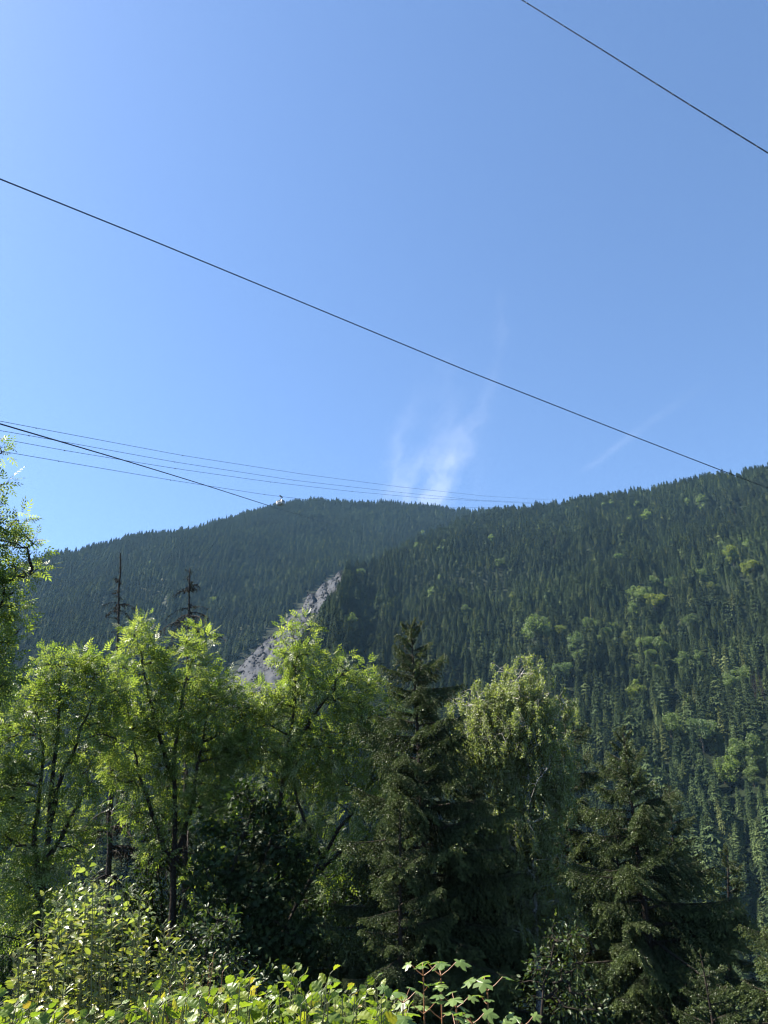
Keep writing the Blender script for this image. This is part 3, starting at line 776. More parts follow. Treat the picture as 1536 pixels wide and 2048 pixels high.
broadleaf('ash_lower_crown', 'dark shaded lower crown of the leaning ash, built as a tree of its own beside the twin-topped ash', 'tree', 20.5,  # separate dark tree in place of the leaning ash's shaded lower crown
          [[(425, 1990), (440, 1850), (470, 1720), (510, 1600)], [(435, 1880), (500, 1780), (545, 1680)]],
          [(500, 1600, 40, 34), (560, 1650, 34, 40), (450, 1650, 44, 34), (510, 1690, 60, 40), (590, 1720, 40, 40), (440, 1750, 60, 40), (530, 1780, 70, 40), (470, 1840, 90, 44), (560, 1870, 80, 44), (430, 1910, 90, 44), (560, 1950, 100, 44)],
          300, 26, LOBED, M['shaded_leaf'], M['bark_dark'], 17, 0.13, clump_r=0.30, trunk_r=0.10)
broadleaf('birch_tree', 'pale silvery birch with drooping leafy twigs beside the dark spruce', 'tree', 23.0,
          [[(1075, 1990), (1072, 1800), (1062, 1600), (1050, 1450), (1042, 1350)], [(1065, 1640), (1010, 1540), (965, 1440)], [(1062, 1600), (1100, 1520), (1110, 1440)]],
          [(1042, 1348, 54, 28), (1035, 1385, 70, 36), (1080, 1410, 54, 42), (995, 1410, 42, 38), (950, 1412, 36, 42), (965, 1465, 48, 40), (940, 1500, 34, 34), (1050, 1470, 74, 46), (1100, 1490, 46, 46), (1005, 1510, 54, 38), (1060, 1560, 78, 46), (1118, 1570, 36, 42), (1010, 1600, 44, 36), (1065, 1640, 70, 44), (1020, 1690, 50, 34), (1085, 1710, 54, 40), (1050, 1770, 60, 40), (1100, 1800, 50, 40), (1040, 1850, 60, 40)],
          600, 230, RHOMB, M['birch'], M['birch_bark'], 23, 0.062, clump_r=0.33, hang=0.38, trunk_r=0.10)
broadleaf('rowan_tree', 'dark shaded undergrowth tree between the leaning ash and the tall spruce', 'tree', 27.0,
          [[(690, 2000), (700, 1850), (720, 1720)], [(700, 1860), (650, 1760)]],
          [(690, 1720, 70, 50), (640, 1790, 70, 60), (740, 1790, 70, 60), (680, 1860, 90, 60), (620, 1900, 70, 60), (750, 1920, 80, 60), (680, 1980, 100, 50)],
          300, 34, OVAL, M['shaded_leaf'], M['bark_dark'], 29, 0.15, clump_r=0.4, trunk_r=0.09)
broadleaf('elder_shrub', 'dark shrub with glinting leaves under the birch', 'shrub', 15.0,
          [[(1080, 2040), (1090, 1960), (1110, 1880)], [(1085, 2000), (1150, 1930), (1190, 1900)]],
          [(1095, 1850, 30, 18), (1140, 1885, 40, 26), (1080, 1920, 40, 30), (1150, 1945, 50, 36), (1090, 1985, 60, 40), (1170, 2015, 60, 36)],
          50, 16, OVAL, M['elder'], M['bark_dark'], 37, 0.085, clump_r=0.22, trunk_r=0.05)
broadleaf('cherry_shrub', 'low dark shrub with a few bright leaves behind the pale-leaved sapling', 'shrub', 14.0,
          [[(400, 2030), (410, 1950), (425, 1860)], [(405, 1990), (450, 1930), (480, 1900)]],
          [(420, 1825, 40, 22), (450, 1870, 50, 32), (390, 1880, 44, 30), (430, 1940, 70, 40), (490, 1950, 50, 40), (370, 1960, 60, 40)],
          90, 18, OVAL, M['elder'], M['bark_dark'], 41, 0.085, clump_r=0.2, trunk_r=0.04)
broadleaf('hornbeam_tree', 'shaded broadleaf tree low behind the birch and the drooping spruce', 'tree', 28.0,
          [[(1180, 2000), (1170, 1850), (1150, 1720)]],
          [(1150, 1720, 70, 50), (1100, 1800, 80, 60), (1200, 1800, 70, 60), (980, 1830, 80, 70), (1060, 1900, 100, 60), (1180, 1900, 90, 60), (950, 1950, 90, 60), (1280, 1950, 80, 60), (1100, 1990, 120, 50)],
          360, 34, OVAL, M['shaded_leaf'], M['bark_dark'], 43, 0.17, clump_r=0.45, trunk_r=0.10)
broadleaf('hazel_tree', 'dark multi-stemmed understorey tree behind the trunks of the twin-topped ash', 'tree', 27.0,
          [[(330, 2000), (325, 1850), (318, 1700), (330, 1600)], [(328, 1880), (380, 1760), (410, 1660)], [(326, 1900), (300, 1780), (296, 1690)]],
          [(320, 1640, 60, 40), (400, 1650, 60, 50), (330, 1720, 50, 40), (420, 1740, 60, 50), (300, 1800, 50, 40), (370, 1830, 70, 50), (250, 1850, 50, 40), (330, 1900, 90, 40)],
          230, 30, OVAL, M['shaded_leaf'], M['bark_dark'], 53, 0.15, clump_r=0.36, trunk_r=0.08)
broadleaf('hornbeam_tree', 'shaded broadleaf thicket tree behind the many-stemmed ash', 'tree', 29.0,
          [[(150, 2000), (140, 1880), (130, 1780)]],
          [(100, 1850, 90, 50), (30, 1900, 80, 60), (180, 1900, 80, 50), (270, 1900, 80, 60), (340, 1930, 80, 50), (100, 1970, 120, 50), (250, 1980, 120, 50)],
          300, 34, OVAL, M['shaded_leaf'], M['bark_dark'], 47, 0.17, clump_r=0.45, trunk_r=0.09)

# ---------------------------------------------------------------- foreground spruces: trunk + boughs
def bough_mesh(seed, L, dense=1.0, bare=False):
    """a bough along +X, about L long, with hanging branchlets of needles"""
    rng = np.random.default_rng(seed)
    g = Geo()
    n = 12
    t = np.linspace(0, 1, n)
    ax = np.stack([t * L, np.cumsum(rng.normal(size=n)) * 0.012 * L, L * (0.10 * t - 0.42 * t ** 2 + 0.30 * t ** 3.2)], -1)
    tube(g, ax, 0.016 * L * (1 - 0.85 * t) + 0.003, 5, 1)
    shoots = []
    def at(tt):
        return np.array([np.interp(tt, t, ax[:, k]) for k in range(3)])
    def needles_on(a, b, tip):
        ln = np.linalg.norm(b - a)
        m = max(2, int(ln / 0.012 * dense))
        s = rng.random(m)
        p = a + (b - a) * s[:, None]
        dr = unit(b - a)
        k = 2
        for _ in range(k):
            q = unit(np.cross(np.broadcast_to(dr, (m, 3)), rand_dir(m, rng)))
            X = unit(dr * 0.75 + q + np.array([0, 0, 0.12]))
            scatter(g, np.array([[0, 0.16, 0], [1, 0, 0], [0, -0.16, 0]]), np.array([[0, 1, 2]]), p, X, rand_dir(m, rng), 0.034 + 0.012 * rng.random(m), 0, np.clip(0.22 + tip * 0.55 + s * 0.22 + rng.normal(size=m) * 0.1, 0, 1))  # tint rises to the tips: new growth, plus sunlit tips put into colour
    nb = int(11 + 9 * L)
    for k in range(nb):
        tt = 0.10 + 0.88 * (k + rng.random() * 0.6) / nb
        o = at(tt)
        for sgn in (1, -1):
            if rng.random() < 0.1: continue
            l = L * 0.36 * (1 - 0.72 * tt) * (0.6 + 0.7 * rng.random()) * (0.6 + 0.9 * min(tt * 3, 1)) * 0.85
            dirv = unit(np.array([0.55 + 0.3 * rng.random(), sgn * (0.75 + 0.25 * rng.random()), -0.25 - 0.5 * rng.random()]))
            mid = o + dirv * l * 0.55
            end = mid + unit(dirv + np.array([0.1, 0, -0.75])) * l * 0.5
            if bare:
                tube(g, [o, mid, end], [0.006, 0.004, 0.002], 3, 1)
                continue
            tube(g, [o, mid, end], [0.005, 0.004, 0.002], 3, 1)
            needles_on(o, mid, tt * 0.6); needles_on(mid, end, 0.4 + 0.5 * tt)
            ns = int(1 + l / 0.09)
            for q in range(ns):
                f = (q + rng.random()) / ns
                b0 = o + (mid - o) * f if f < 0.5 else mid + (end - mid) * (f - 0.5) * 2
                s2 = 1 if q % 2 else -1
                dv = unit(dirv * 0.5 + np.array([0.55 * s2, 0.4 * s2 * -sgn, -0.55 - 0.4 * rng.random()]))
                needles_on(b0, b0 + dv * l * (0.28 + 0.2 * rng.random()), 0.3 + 0.5 * tt)
    if not bare:
        for k in range(n - 1):
            needles_on(ax[k], ax[k + 1], t[k])
    return g
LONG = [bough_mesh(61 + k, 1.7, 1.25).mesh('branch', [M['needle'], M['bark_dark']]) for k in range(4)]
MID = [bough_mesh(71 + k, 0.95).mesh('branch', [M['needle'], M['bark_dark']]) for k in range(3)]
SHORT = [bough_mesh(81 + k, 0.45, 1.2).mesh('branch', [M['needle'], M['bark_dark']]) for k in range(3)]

def place_branch(rt, me, p, th, pitch, s, roll=0.0, name='branch'):
    o = link(name, me, rt)
    o.location = tuple(np.asarray(p) - np.array(rt.location))
    o.rotation_euler = (roll, -pitch, th); o.scale = (s, s, s)
    return o

def spruce(label, d, top, base, reach, n, seed, trunk_r=0.14, group='spruces in front of the mountain', low=0.03, power=0.75, thick=1.0):
    rng = np.random.default_rng(seed)
    pt = P(*top, d); pb = P(*base, d)
    pb[2] = float(near_z(np.hypot(pb[0], pb[1]))) - 0.1
    rt = root_at('spruce_tree', pb, label, 'tree', group)
    path = smooth_path([pb, pb * 0.55 + pt * 0.45 + rng.normal(size=3) * 0.1, pt], 16)
    H = np.linalg.norm(pt - pb)
    g = Geo(); tube(g, path, np.linspace(trunk_r, 0.008, 16), 8); g.build('trunk', M['bark_dark'], rt, smooth=True)
    m = mpp(*top, d)
    for k in range(n):
        t = low + (0.992 - low) * (1 - (1 - (k + 0.5) / n) ** 1.0)
        p = np.array([np.interp(t * 15, np.arange(16), path[:, q]) for q in range(3)])
        L = reach * m * ((1 - t) ** power * (0.50 + 0.70 * rng.random()) + 0.035)
        th = k * 2.39996 + rng.normal() * 0.35
        pitch = R(38) * t ** 3 + R(6) - R(16) * (1 - t) + rng.normal() * 0.12
        if t > 0.93: pitch += R(18)
        pool, dl = (LONG, 1.7) if L > 1.2 else (MID, 0.95) if L > 0.62 else (SHORT, 0.45)
        place_branch(rt, pool[int(rng.integers(len(pool)))], p, th, pitch, L / dl, rng.normal() * 0.15)
    return rt

spruce('tall dark spruce with a thin leader rising beside the birch', 21.0, (822, 1246), (885, 2000), 215, 150, 101, 0.15, power=0.62)
spruce('dark spruce with light hanging sprays low in front of the tall dark one', 19.0, (800, 1600), (790, 2040), 150, 62, 102, 0.10, power=0.6)
spruce('black shaded spruce between the tall dark spruce and the birch trunk', 24.0, (940, 1500), (965, 2000), 190, 95, 103, 0.12, power=0.6)
spruce('ragged dark spruce showing its bare trunk just behind the birch', 27.0, (1128, 1400), (1142, 2000), 170, 95, 104, 0.12, power=0.6)
spruce('spruce with long drooping boughs standing alone against the nearer forest slope', 19.5, (1246, 1462), (1322, 2048), 240, 105, 105, 0.13, power=0.70)
spruce('light green spruce boughs reaching in at the right edge', 15.5, (1610, 1640), (1630, 2060), 210, 90, 106, 0.11, power=0.55)
spruce('slender spruce half hidden behind the long drooping boughs', 24.0, (1338, 1570), (1352, 2000), 150, 70, 110, 0.09, power=0.7)
spruce('slim spruce between the drooping boughs and the right edge', 25.0, (1455, 1690), (1450, 2000), 130, 60, 112, 0.09, power=0.7)
spruce('young spruce under the long drooping boughs near the bottom edge', 15.0, (1400, 1900), (1410, 2080), 130, 45, 107, 0.06, power=0.6)
spruce('dark shaded spruce low between the drooping spruce and the birch', 26.0, (1225, 1640), (1230, 2000), 170, 80, 108, 0.10, power=0.6)
spruce('dark spruce crowded behind the leaning ash', 30.0, (560, 1560), (560, 1990), 200, 80, 109, 0.11, power=0.6)

# bare dead spruces: trunk + bare boughs
def dead_branch_mesh(seed, L, curl):
    rng = np.random.default_rng(seed)
    g = Geo()
    n = 9
    t = np.linspace(0, 1, n)
    ax = np.stack([t * L, np.cumsum(rng.normal(size=n)) * 0.02 * L, L * (0.22 * t - curl * t ** 2)], -1)
    tube(g, ax, 0.020 * (1 - 0.75 * t) * L ** 0.5 + 0.004, 5, 0)
    for k in range(int(6 + 9 * L)):
        q = rng.integers(1, n)
        l = 0.10 + 0.28 * rng.random() * L ** 0.5
        dv = unit(np.array([0.35, rng.normal() * 0.6, -0.4 - rng.random()]))
        a_ = ax[q]; b_ = a_ + dv * l
        tube(g, [a_, (a_ + b_) / 2 + rng.normal(size=3) * 0.015, b_], [0.006, 0.005, 0.002], 3, 0)
        m = 7   # lichen and dry needles clinging to the twig
        s = rng.random((m, 1))
        scatter(g, RHOMB[0], RHOMB[1], a_ + (b_ - a_) * s, rand_dir(m, rng), rand_dir(m, rng), 0.035 + 0.03 * rng.random(m), 1)
    return g.mesh('branch', [M['dead_wood'], M['lichen']])
DB = [dead_branch_mesh(201 + k, L, c) for k, (L, c) in enumerate([(0.30, 0.1), (0.35, 0.2), (0.8, 0.5), (0.95, 0.35), (1.1, 0.6)])]
def dead_spruce(label, d, top, base, seed, tiers):
    rng = np.random.default_rng(seed)
    pt, pb = P(*top, d), P(*base, d)
    pb[2] = float(near_z(np.hypot(pb[0], pb[1]))) - 0.1
    rt = root_at('dead_spruce', pb, label, 'tree', 'bare dead spruces')
    path = smooth_path([pb, (pb + pt) / 2 + rng.normal(size=3) * 0.08, pt], 24)
    path[1:-1] += rng.normal(size=(22, 3)) * 0.018
    g = Geo(); tube(g, path, np.linspace(0.12, 0.022, 24), 8); g.build('trunk', M['dead_wood'], rt, smooth=True)
    zs = path[:, 2]
    for (py_, pool, s, n) in tiers:
        for k in range(n):
            z = P(top[0], py_ + rng.normal() * 5, d)[2]
            p = np.array([np.interp(z, zs, path[:, 0]), np.interp(z, zs, path[:, 1]), z])
            place_branch(rt, DB[pool[int(rng.integers(len(pool)))]], p, rng.random() * 6.28, rng.normal() * 0.25, s * (0.7 + 0.6 * rng.random()), 0)
    return rt
T1 = [(1118, [0], 0.4, 2), (1140, [0], 0.5, 4), (1162, [0, 1], 0.6, 5), (1182, [0], 0.6, 4), (1197, [3], 0.62, 2), (1216, [2, 4], 0.7, 6), (1232, [0, 1], 0.5, 3), (1262, [0, 1], 0.6, 3), (1300, [0, 1], 0.6, 3),
      (1350, [1], 0.8, 3), (1450, [1, 2], 0.7, 3), (1560, [2, 3], 0.9, 5), (1620, [3, 4], 1.0, 8), (1660, [3, 4], 1.1, 8), (1700, [3, 4], 1.2, 8), (1750, [4], 1.2, 6)]
T2 = [(1146, [0], 0.5, 3), (1160, [0, 1], 0.6, 4), (1170, [0, 1], 0.9, 5), (1184, [1, 2], 0.6, 3), (1202, [0, 1], 0.6, 3), (1217, [4], 0.8, 3), (1230, [3, 4], 1.05, 4), (1246, [2, 4], 0.9, 4), (1262, [4], 0.9, 3), (1290, [3, 4], 0.9, 5),
      (1400, [3], 0.8, 4), (1560, [3, 4], 1.0, 6), (1660, [4], 1.1, 6)]
dead_spruce('bare dead spruce with a thin spire behind the gap between two ash crowns', 26.0, (241, 1106), (238, 1950), 301, T1)
dead_spruce('bare dead spruce with crooked side branches rising behind the twin-topped ash', 26.5, (380, 1136), (388, 1950), 302, T2)

# ---------------------------------------------------------------- shrubs at the verge: each large leaf a part
def leaf_mesh(kind, mat, seed):
    rng = np.random.default_rng(seed)
    if kind == 'maple':
        rays = [(0.0, 0.0), (-0.16, 0.30), (0.06, 0.52), (0.22, 0.34), (0.42, 0.62), (0.72, 0.66), (0.66, 0.42), (0.62, 0.24), (0.86, 0.22), (1.12, 0.0)]
        half = rays[1:-1]
        out = rays + [(x, -y) for x, y in half[::-1]]
        V = [[x, y, -0.16 * abs(y) ** 1.3 - 0.12 * max(x - 0.4, 0) + 0.03 * rng.normal()] for x, y in out]
        V.append([0.34, 0, 0.05])
        n = len(out)
        F = [[k, (k + 1) % n, n] for k in range(n)]
    else:
        asp = (0.40 if kind == 'hazel' else 0.30) * (0.9 + 0.25 * rng.random())
        sag, fold, twist = 0.10 + 0.38 * rng.random(), (0.02 + 0.26 * rng.random() if kind == 'hazel' else 0.22), rng.normal() * 0.12
        ts = np.linspace(0, 1, 8)
        mid = [[t, 0, 0.02 - sag * t ** 2] for t in ts]
        V = list(mid)
        def side(sg):
            ids = [0]
            for k in range(1, 7):
                t = ts[k]
                w = asp * (math.sin(math.pi * t ** 0.72) ** 0.75) * (1 + (0.06 if k % 2 else -0.05))
                V.append([t + 0.03 * (k % 2), sg * w, 0.02 - sag * t ** 2 + fold * w + sg * twist * t * w + (0.022 if k % 2 else -0.014)])
                ids.append(len(V) - 1)
            ids.append(7)
            return ids
        F = []
        for sg in (1, -1):
            s = side(sg)
            for k in range(7):
                q = [k, k + 1, s[k + 1], s[k]]
                for tri in ((q[0], q[1], q[2]), (q[0], q[2], q[3])):
                    if len(set(tri)) == 3: F.append(tri if sg < 0 else tri[::-1])
    return Geo().add(np.array(V), F).mesh('leaf', mat)
HAZEL = [leaf_mesh('hazel', M['hazel'], k) for k in range(7)]
SAPL = [leaf_mesh('oval', M['sapling'], k) for k in range(4)]
MAPL = [leaf_mesh('maple', M['maple'], k) for k in range(3)]

def put_leaf(rt, me, p, X, Z, s, name='leaf'):
    X = Vector(X).normalized(); Y = Vector(Z).cross(X).normalized(); Zn = X.cross(Y)
    o = link(name, me, rt)
    m = Matrix((X * s, Y * s, Zn * s)).transposed().to_4x4()
    m.translation = Vector(p) - rt.location
    o.matrix_local = m
    return o

def shrub(name, label, d, tips, pool, size, seed, stem_mat, spacing, down, group, leafmax=300, foliage=None, lean=0.12, petiole=0.02, spread_d=0.5, bottom=2150, upright=0.75, angle=1.0):
    """upright shoots with alternate leaves; tips are pixels. The upper leaves are parts, leaves past the limit are joined"""
    rng = np.random.default_rng(seed)
    cx = sum(t[0] for t in tips) / len(tips)
    base = P(cx, bottom, d); base[2] = float(near_z(np.hypot(base[0], base[1]))) - 0.05
    rt = root_at(name, base, label, 'shrub' if 'sapling' not in name else 'sapling', group)
    gs, leaves = Geo(), []
    for tx, ty in tips:
        dd = d + rng.normal() * spread_d
        tip = P(tx, ty, dd)
        bx = cx + (tx - cx) * 0.75 + rng.normal() * 12
        bot = P(bx, bottom, dd + rng.normal() * 0.1); bot[2] = float(near_z(np.hypot(bot[0], bot[1]))) - 0.05
        path = smooth_path([bot, (bot + tip) / 2 + rng.normal(size=3) * lean * 0.5, tip], 16)
        tube(gs, path, np.linspace(0.010, 0.0022, 16), 5)
        s = np.concatenate([[0], np.cumsum(np.linalg.norm(np.diff(path, axis=0), axis=1))])
        L = s[-1]
        m = int(min(L, down) / spacing)
        for k in range(m + 1):
            at_ = L - k * spacing * (0.85 + 0.3 * rng.random())
            if at_ < 0.1: break
            p = np.array([np.interp(at_, s, path[:, q]) for q in range(3)])
            th = k * 2.5 + rng.random() * 1.2
            out = np.array([math.cos(th), math.sin(th), 0])
            X = unit(out * angle + np.array([0, 0, (0.85 if k < 2 else 0.15) + rng.normal() * 0.25]))
            Z = unit(np.array([0, 0, upright]) - X * 0.1 + rng.normal(size=3) * 0.55)
            q = p + X * petiole
            tube(gs, [p, q], [0.0018, 0.0012], 3)
            leaves.append((to_pixel(q)[1], q, X, Z, size * (0.55 if k == 0 else 0.75 if k == 1 else 0.8 + 0.4 * rng.random())))
    gs.build('stem', stem_mat, rt, smooth=True)
    leaves.sort(key=lambda x: x[0])
    for _, q, X, Z, s in leaves[:leafmax]:
        put_leaf(rt, pool[int(rng.integers(len(pool)))], q, X, Z, s)
    if foliage is not None and len(leaves) > leafmax:
        gf = Geo()
        re = leaves[leafmax:]
        scatter(gf, OVAL_V, OVAL_F, np.array([x[1] for x in re]), np.array([x[2] for x in re]), np.array([x[3] for x in re]), np.array([x[4] for x in re]))
        f = gf.build('foliage', foliage, rt); f['kind'] = 'stuff'
    return rt

def tips_in(rng, n, env):
    xs = rng.uniform(env[0][0], env[-1][0], n)
    ys = np.interp(xs, [e[0] for e in env], [e[1] for e in env])
    return [(x, y + abs(rng.normal()) * env_s) for x, y in zip(xs, ys)]
rng = np.random.default_rng(5)
env_s = 60
peaks = [(180, 1700), (195, 1745), (150, 1770), (245, 1760), (262, 1775), (90, 1785), (130, 1800), (300, 1790), (225, 1800), (60, 1850), (330, 1850), (360, 1880), (210, 1760), (170, 1800), (280, 1820), (40, 1900), (120, 1850), (390, 1920)]
tips = peaks + [(x, y) for x, y in tips_in(rng, 105, [(30, 1880), (90, 1800), (180, 1745), (260, 1765), (340, 1840), (400, 1930)])]
shrub('willow_sapling', 'pale-leaved sapling shrub with upright shoots at the lower left, taller than the hazels', 6.4, tips, SAPL, 0.056, 501, M['stem'], 0.036, 1.15, None, 300, M['shrub'], spread_d=0.35, angle=0.8)
env_s = 45
tips = tips_in(rng, 46, [(430, 1920), (470, 1960)]) if False else [(428, 1908), (420, 1930), (445, 1945), (405, 1950), (370, 1960), (455, 1965), (340, 1975), (300, 1990)]
shrub('willow_sapling', 'small reddish-stemmed sapling between the pale sapling shrub and the hazel leaves', 6.0, tips, SAPL, 0.058, 502, M['red_stem'], 0.04, 0.8, None, 300, M['shrub'], spread_d=0.2, angle=0.8)
HZ = [(-20, 110, [(-20, 1985), (60, 2005), (110, 2020)], 'hazel bush at the bottom left corner, under the pale sapling shrub'),
      (90, 250, [(90, 2020), (170, 2030), (250, 2015)], 'low hazel bush below the middle of the pale sapling shrub'),
      (235, 380, [(235, 2010), (300, 1985), (380, 1975)], 'hazel bush with yellowish leaves where the pale sapling shrub ends'),
      (370, 500, [(370, 1985), (420, 1975), (470, 1944), (500, 1950)], 'hazel bush with tall yellow-green shoots beside the small reddish sapling'),
      (490, 600, [(490, 1950), (530, 1980), (560, 1975), (585, 1930), (600, 1950)], 'hazel bush with the tallest bright shoot at the bottom edge'),
      (595, 710, [(595, 1965), (625, 1985), (660, 1942), (690, 1980), (710, 1980)], 'bright hazel bush in the middle of the bottom edge'),
      (700, 815, [(700, 1995), (750, 1952), (775, 1985), (815, 2020)], 'hazel bush beside the maple saplings')]
for k, (x0, x1, env, lab) in enumerate(HZ):
    env_s = 42
    env = [(e[0], e[1] + 12) for e in env]
    tips = [(e[0], e[1] - 6) for e in env] + tips_in(rng, 38, env)
    shrub('hazel_bush', lab, 4.6 + 0.25 * math.sin(k * 2.1), tips, HAZEL, 0.074, 510 + k, M['stem'], 0.05, 0.42, 'hazel bushes along the verge', 300, None, spread_d=0.35, petiole=0.025)

def maple_sapling(label, d, tip, tiers, seed, bottom=2130):
    rng = np.random.default_rng(seed)
    tip = (tip[0], tip[1] + 16); tiers = [(y + 16, z, n) for y, z, n in tiers]
    pt = P(*tip, d); pb = P(tip[0] + rng.normal() * 6, bottom, d)
    pb[2] = float(near_z(np.hypot(pb[0], pb[1]))) - 0.05
    rt = root_at('maple_sapling', pb, label, 'sapling', 'maple saplings along the verge')
    gs = Geo()
    tube(gs, smooth_path([pb, (pb + pt) / 2 + rng.normal(size=3) * 0.02, pt], 10), np.linspace(0.009, 0.004, 10), 6)
    for k, (py_, size, n) in enumerate(tiers):
        p = P(tip[0], py_, d)
        for q in range(n):
            th = k * 1.571 + q * 2 * math.pi / n + rng.normal() * 0.25
            out = np.array([math.cos(th), math.sin(th) * 0.9, 0])
            e = p + (out + np.array([0, 0, 0.75])) * (0.055 + 0.02 * rng.random()) * (size / 0.1)
            tube(gs, [p, (p + e) / 2 + np.array([0, 0, -0.004]), e], [0.0028, 0.0022, 0.0018], 4)
            put_leaf(rt, MAPL[int(rng.integers(3))], e, unit(out + np.array([0, 0, -0.15 + 0.2 * rng.normal()])), unit(np.array([-0.1, -0.25, 0.85]) + rng.normal(size=3) * 0.22), size * 0.6 * (0.75 + 0.5 * rng.random()))
    gs.build('stem', M['red_stem'], rt, smooth=True)
    return rt
maple_sapling('maple sapling with lobed leaves, tallest on the left of its row', 4.4, (847, 1938), [(1936, 0.10, 4), (1968, 0.08, 2), (2012, 0.12, 2), (2075, 0.13, 2)], 601)
maple_sapling('maple sapling with its fanned top leaf pair, second of the tall ones', 4.5, (882, 1940), [(1936, 0.12, 4), (1978, 0.11, 2), (2022, 0.12, 2), (2075, 0.13, 2)], 602)
maple_sapling('slim maple sapling standing apart with a bare reddish stem', 4.4, (975, 1968), [(1966, 0.11, 4), (1994, 0.07, 2), (2060, 0.11, 2)], 603)
maple_sapling('short maple sapling next to the hazel leaves', 4.1, (806, 1992), [(1990, 0.10, 4), (2040, 0.12, 2)], 604)
maple_sapling('short maple sapling between the two taller and the slim one', 4.2, (913, 1998), [(2000, 0.10, 4), (2045, 0.12, 2)], 605)
maple_sapling('low maple sapling barely showing at the bottom edge, farthest along the row', 4.3, (1048, 2040), [(2036, 0.085, 3), (2070, 0.10, 2)], 606)
maple_sapling('low leafy maple sapling in front of the slim one', 3.9, (945, 2030), [(2032, 0.085, 3), (2066, 0.10, 2)], 607)

# undergrowth on the bank under the trees
g = Geo()
n = 9000
uaz, ur = R(1) * RNG.uniform(-36, 36, n), np.sqrt(RNG.uniform(7 ** 2, 42 ** 2, n))
ux, uy = ur * np.sin(uaz), ur * np.cos(uaz)
uz = near_z(ur) + RNG.random(n) ** 1.6 * (0.5 + ur * 0.03)
scatter(g, OVAL_V, OVAL_F, np.stack([ux, uy, uz], -1), unit(rand_dir(n) + np.array([0, 0, 0.3])), unit(rand_dir(n) + np.array([0, 0, 0.8])), 0.12 + 0.2 * RNG.random(n))
tag(g.build('undergrowth', M['shaded_leaf']), 'dark low undergrowth on the shaded bank', kind='stuff')

# ---------------------------------------------------------------- cables
def cable(name, label, cat, pts, rad, mat='steel', group=None, sides=8):
    """pts: (px, py, distance)"""
    W = [P(x, y, d) for x, y, d in pts]
    path = smooth_path(W, 90)
    rt = root_at(name, W[0], label, cat, group)
    g = Geo(); tube(g, path, rad, sides); g.build('rope', M[mat], rt, smooth=True)
    return rt, path

def along(path, px_want):
    q = to_pixel(path)[0]
    k = int(np.argmin(np.abs(q - px_want)))
    k = min(max(k, 1), len(path) - 2)
    lo, hi = (k, k + 1) if (px_want >= q[k]) == (q[k + 1] >= q[k]) else (k - 1, k)
    f = (px_want - q[lo]) / (q[hi] - q[lo] + 1e-9)
    return path[lo] * (1 - f) + path[hi] * f, unit(path[hi] - path[lo])

rt, path = cable('steel_cable', 'thick dark cable with pale clips crossing the top right of the sky', 'cable', [(880, -105, 25), (1044, 0, 26), (1200, 97, 27), (1380, 210, 28.5), (1536, 306, 30), (1700, 405, 32)], 0.030)
for x in (1053, 1093, 1128, 1170, 1203, 1239, 1274, 1313, 1345, 1379, 1413, 1446, 1482, 1514):
    p, t = along(path, x)
    g = Geo()
    nrm = unit(np.array([[t[1], -t[0], 0]]))[0]; upv = np.cross(nrm, t)
    s = 1.25 if x in (1203, 1239, 1313) else 0.85
    tube(g, [p - t * 0.022, p + t * 0.022], [0.036, 0.036], 8)
    for sg, l in ((1, 0.075), (-1, 0.06)):
        tube(g, [p + upv * sg * 0.034, p + upv * sg * (0.036 + l * s * 0.55)], [0.016 * s, 0.013 * s], 6)
    g.build('clip', M['clip'], rt)
cable('steel_cable', 'long dark cable sloping across the whole sky down to the forested ridge', 'cable', [(-200, 278, 33), (0, 358, 36), (300, 479, 41), (600, 603, 47), (930, 740, 55), (1250, 866, 66), (1420, 932, 74), (1536, 976, 81), (1700, 1040, 94)], 0.042)
cable('steel_cable', 'dark cable dropping past the cable car into the forest', 'cable', [(-150, 803, 50), (0, 848, 56), (230, 915, 72), (400, 967, 95), (540, 1012, 130), (640, 1042, 180), (740, 1071, 300), (800, 1087, 480)], 0.062)
def rope_d(x): return 1 / (1 / 250 + (1 / 950 - 1 / 250) * x / 1108)
ROPES = [('thin track rope, uppermost of the four behind the single dark cable', [(-150, 815), (0, 842), (72, 856), (365, 911), (604, 948), (802, 974), (969, 992), (1104, 1000)], (72, 365, 604, 802, 969)),
         ('thin track rope, second from the top of the four', [(-150, 836), (0, 861), (58, 871), (349, 924), (588, 960.5), (802, 985), (952, 1000), (1104, 1007)], (58, 349, 588, 802, 952)),
         ('thin track rope, third from the top of the four', [(-150, 851), (0, 877), (129, 901), (350, 937), (541, 964), (704, 983), (848, 996), (1104, 1009)], (129, 350, 541, 704, 848)),
         ('thin track rope carrying the cable car, lowest of the four', [(-150, 876), (0, 902), (117, 922), (341, 960), (528, 989), (562, 993.2), (640, 1002), (800, 1016), (1104, 1014)], (117, 341, 528))]
for lab, pts, dots in ROPES:
    rt, path = cable('track_rope', lab, 'cable', [(x, y, rope_d(x)) for x, y in pts], 0.095, 'steel', 'track ropes of the cable car', 6)
    for x in dots:
        p, t = along(path, x)
        g = Geo(); s = 0.42 * (0.6 + 0.4 * rope_d(x) / 400)
        box(g, p - np.array([0, 0, 0.2 * s]), (1.1 * s, 0.7 * s, 1.0 * s), rot=math.atan2(t[1], t[0])); g.build('spacer', M['grey_steel'], rt)
    if 'cable car' in lab: car_at, car_t = along(path, 562)

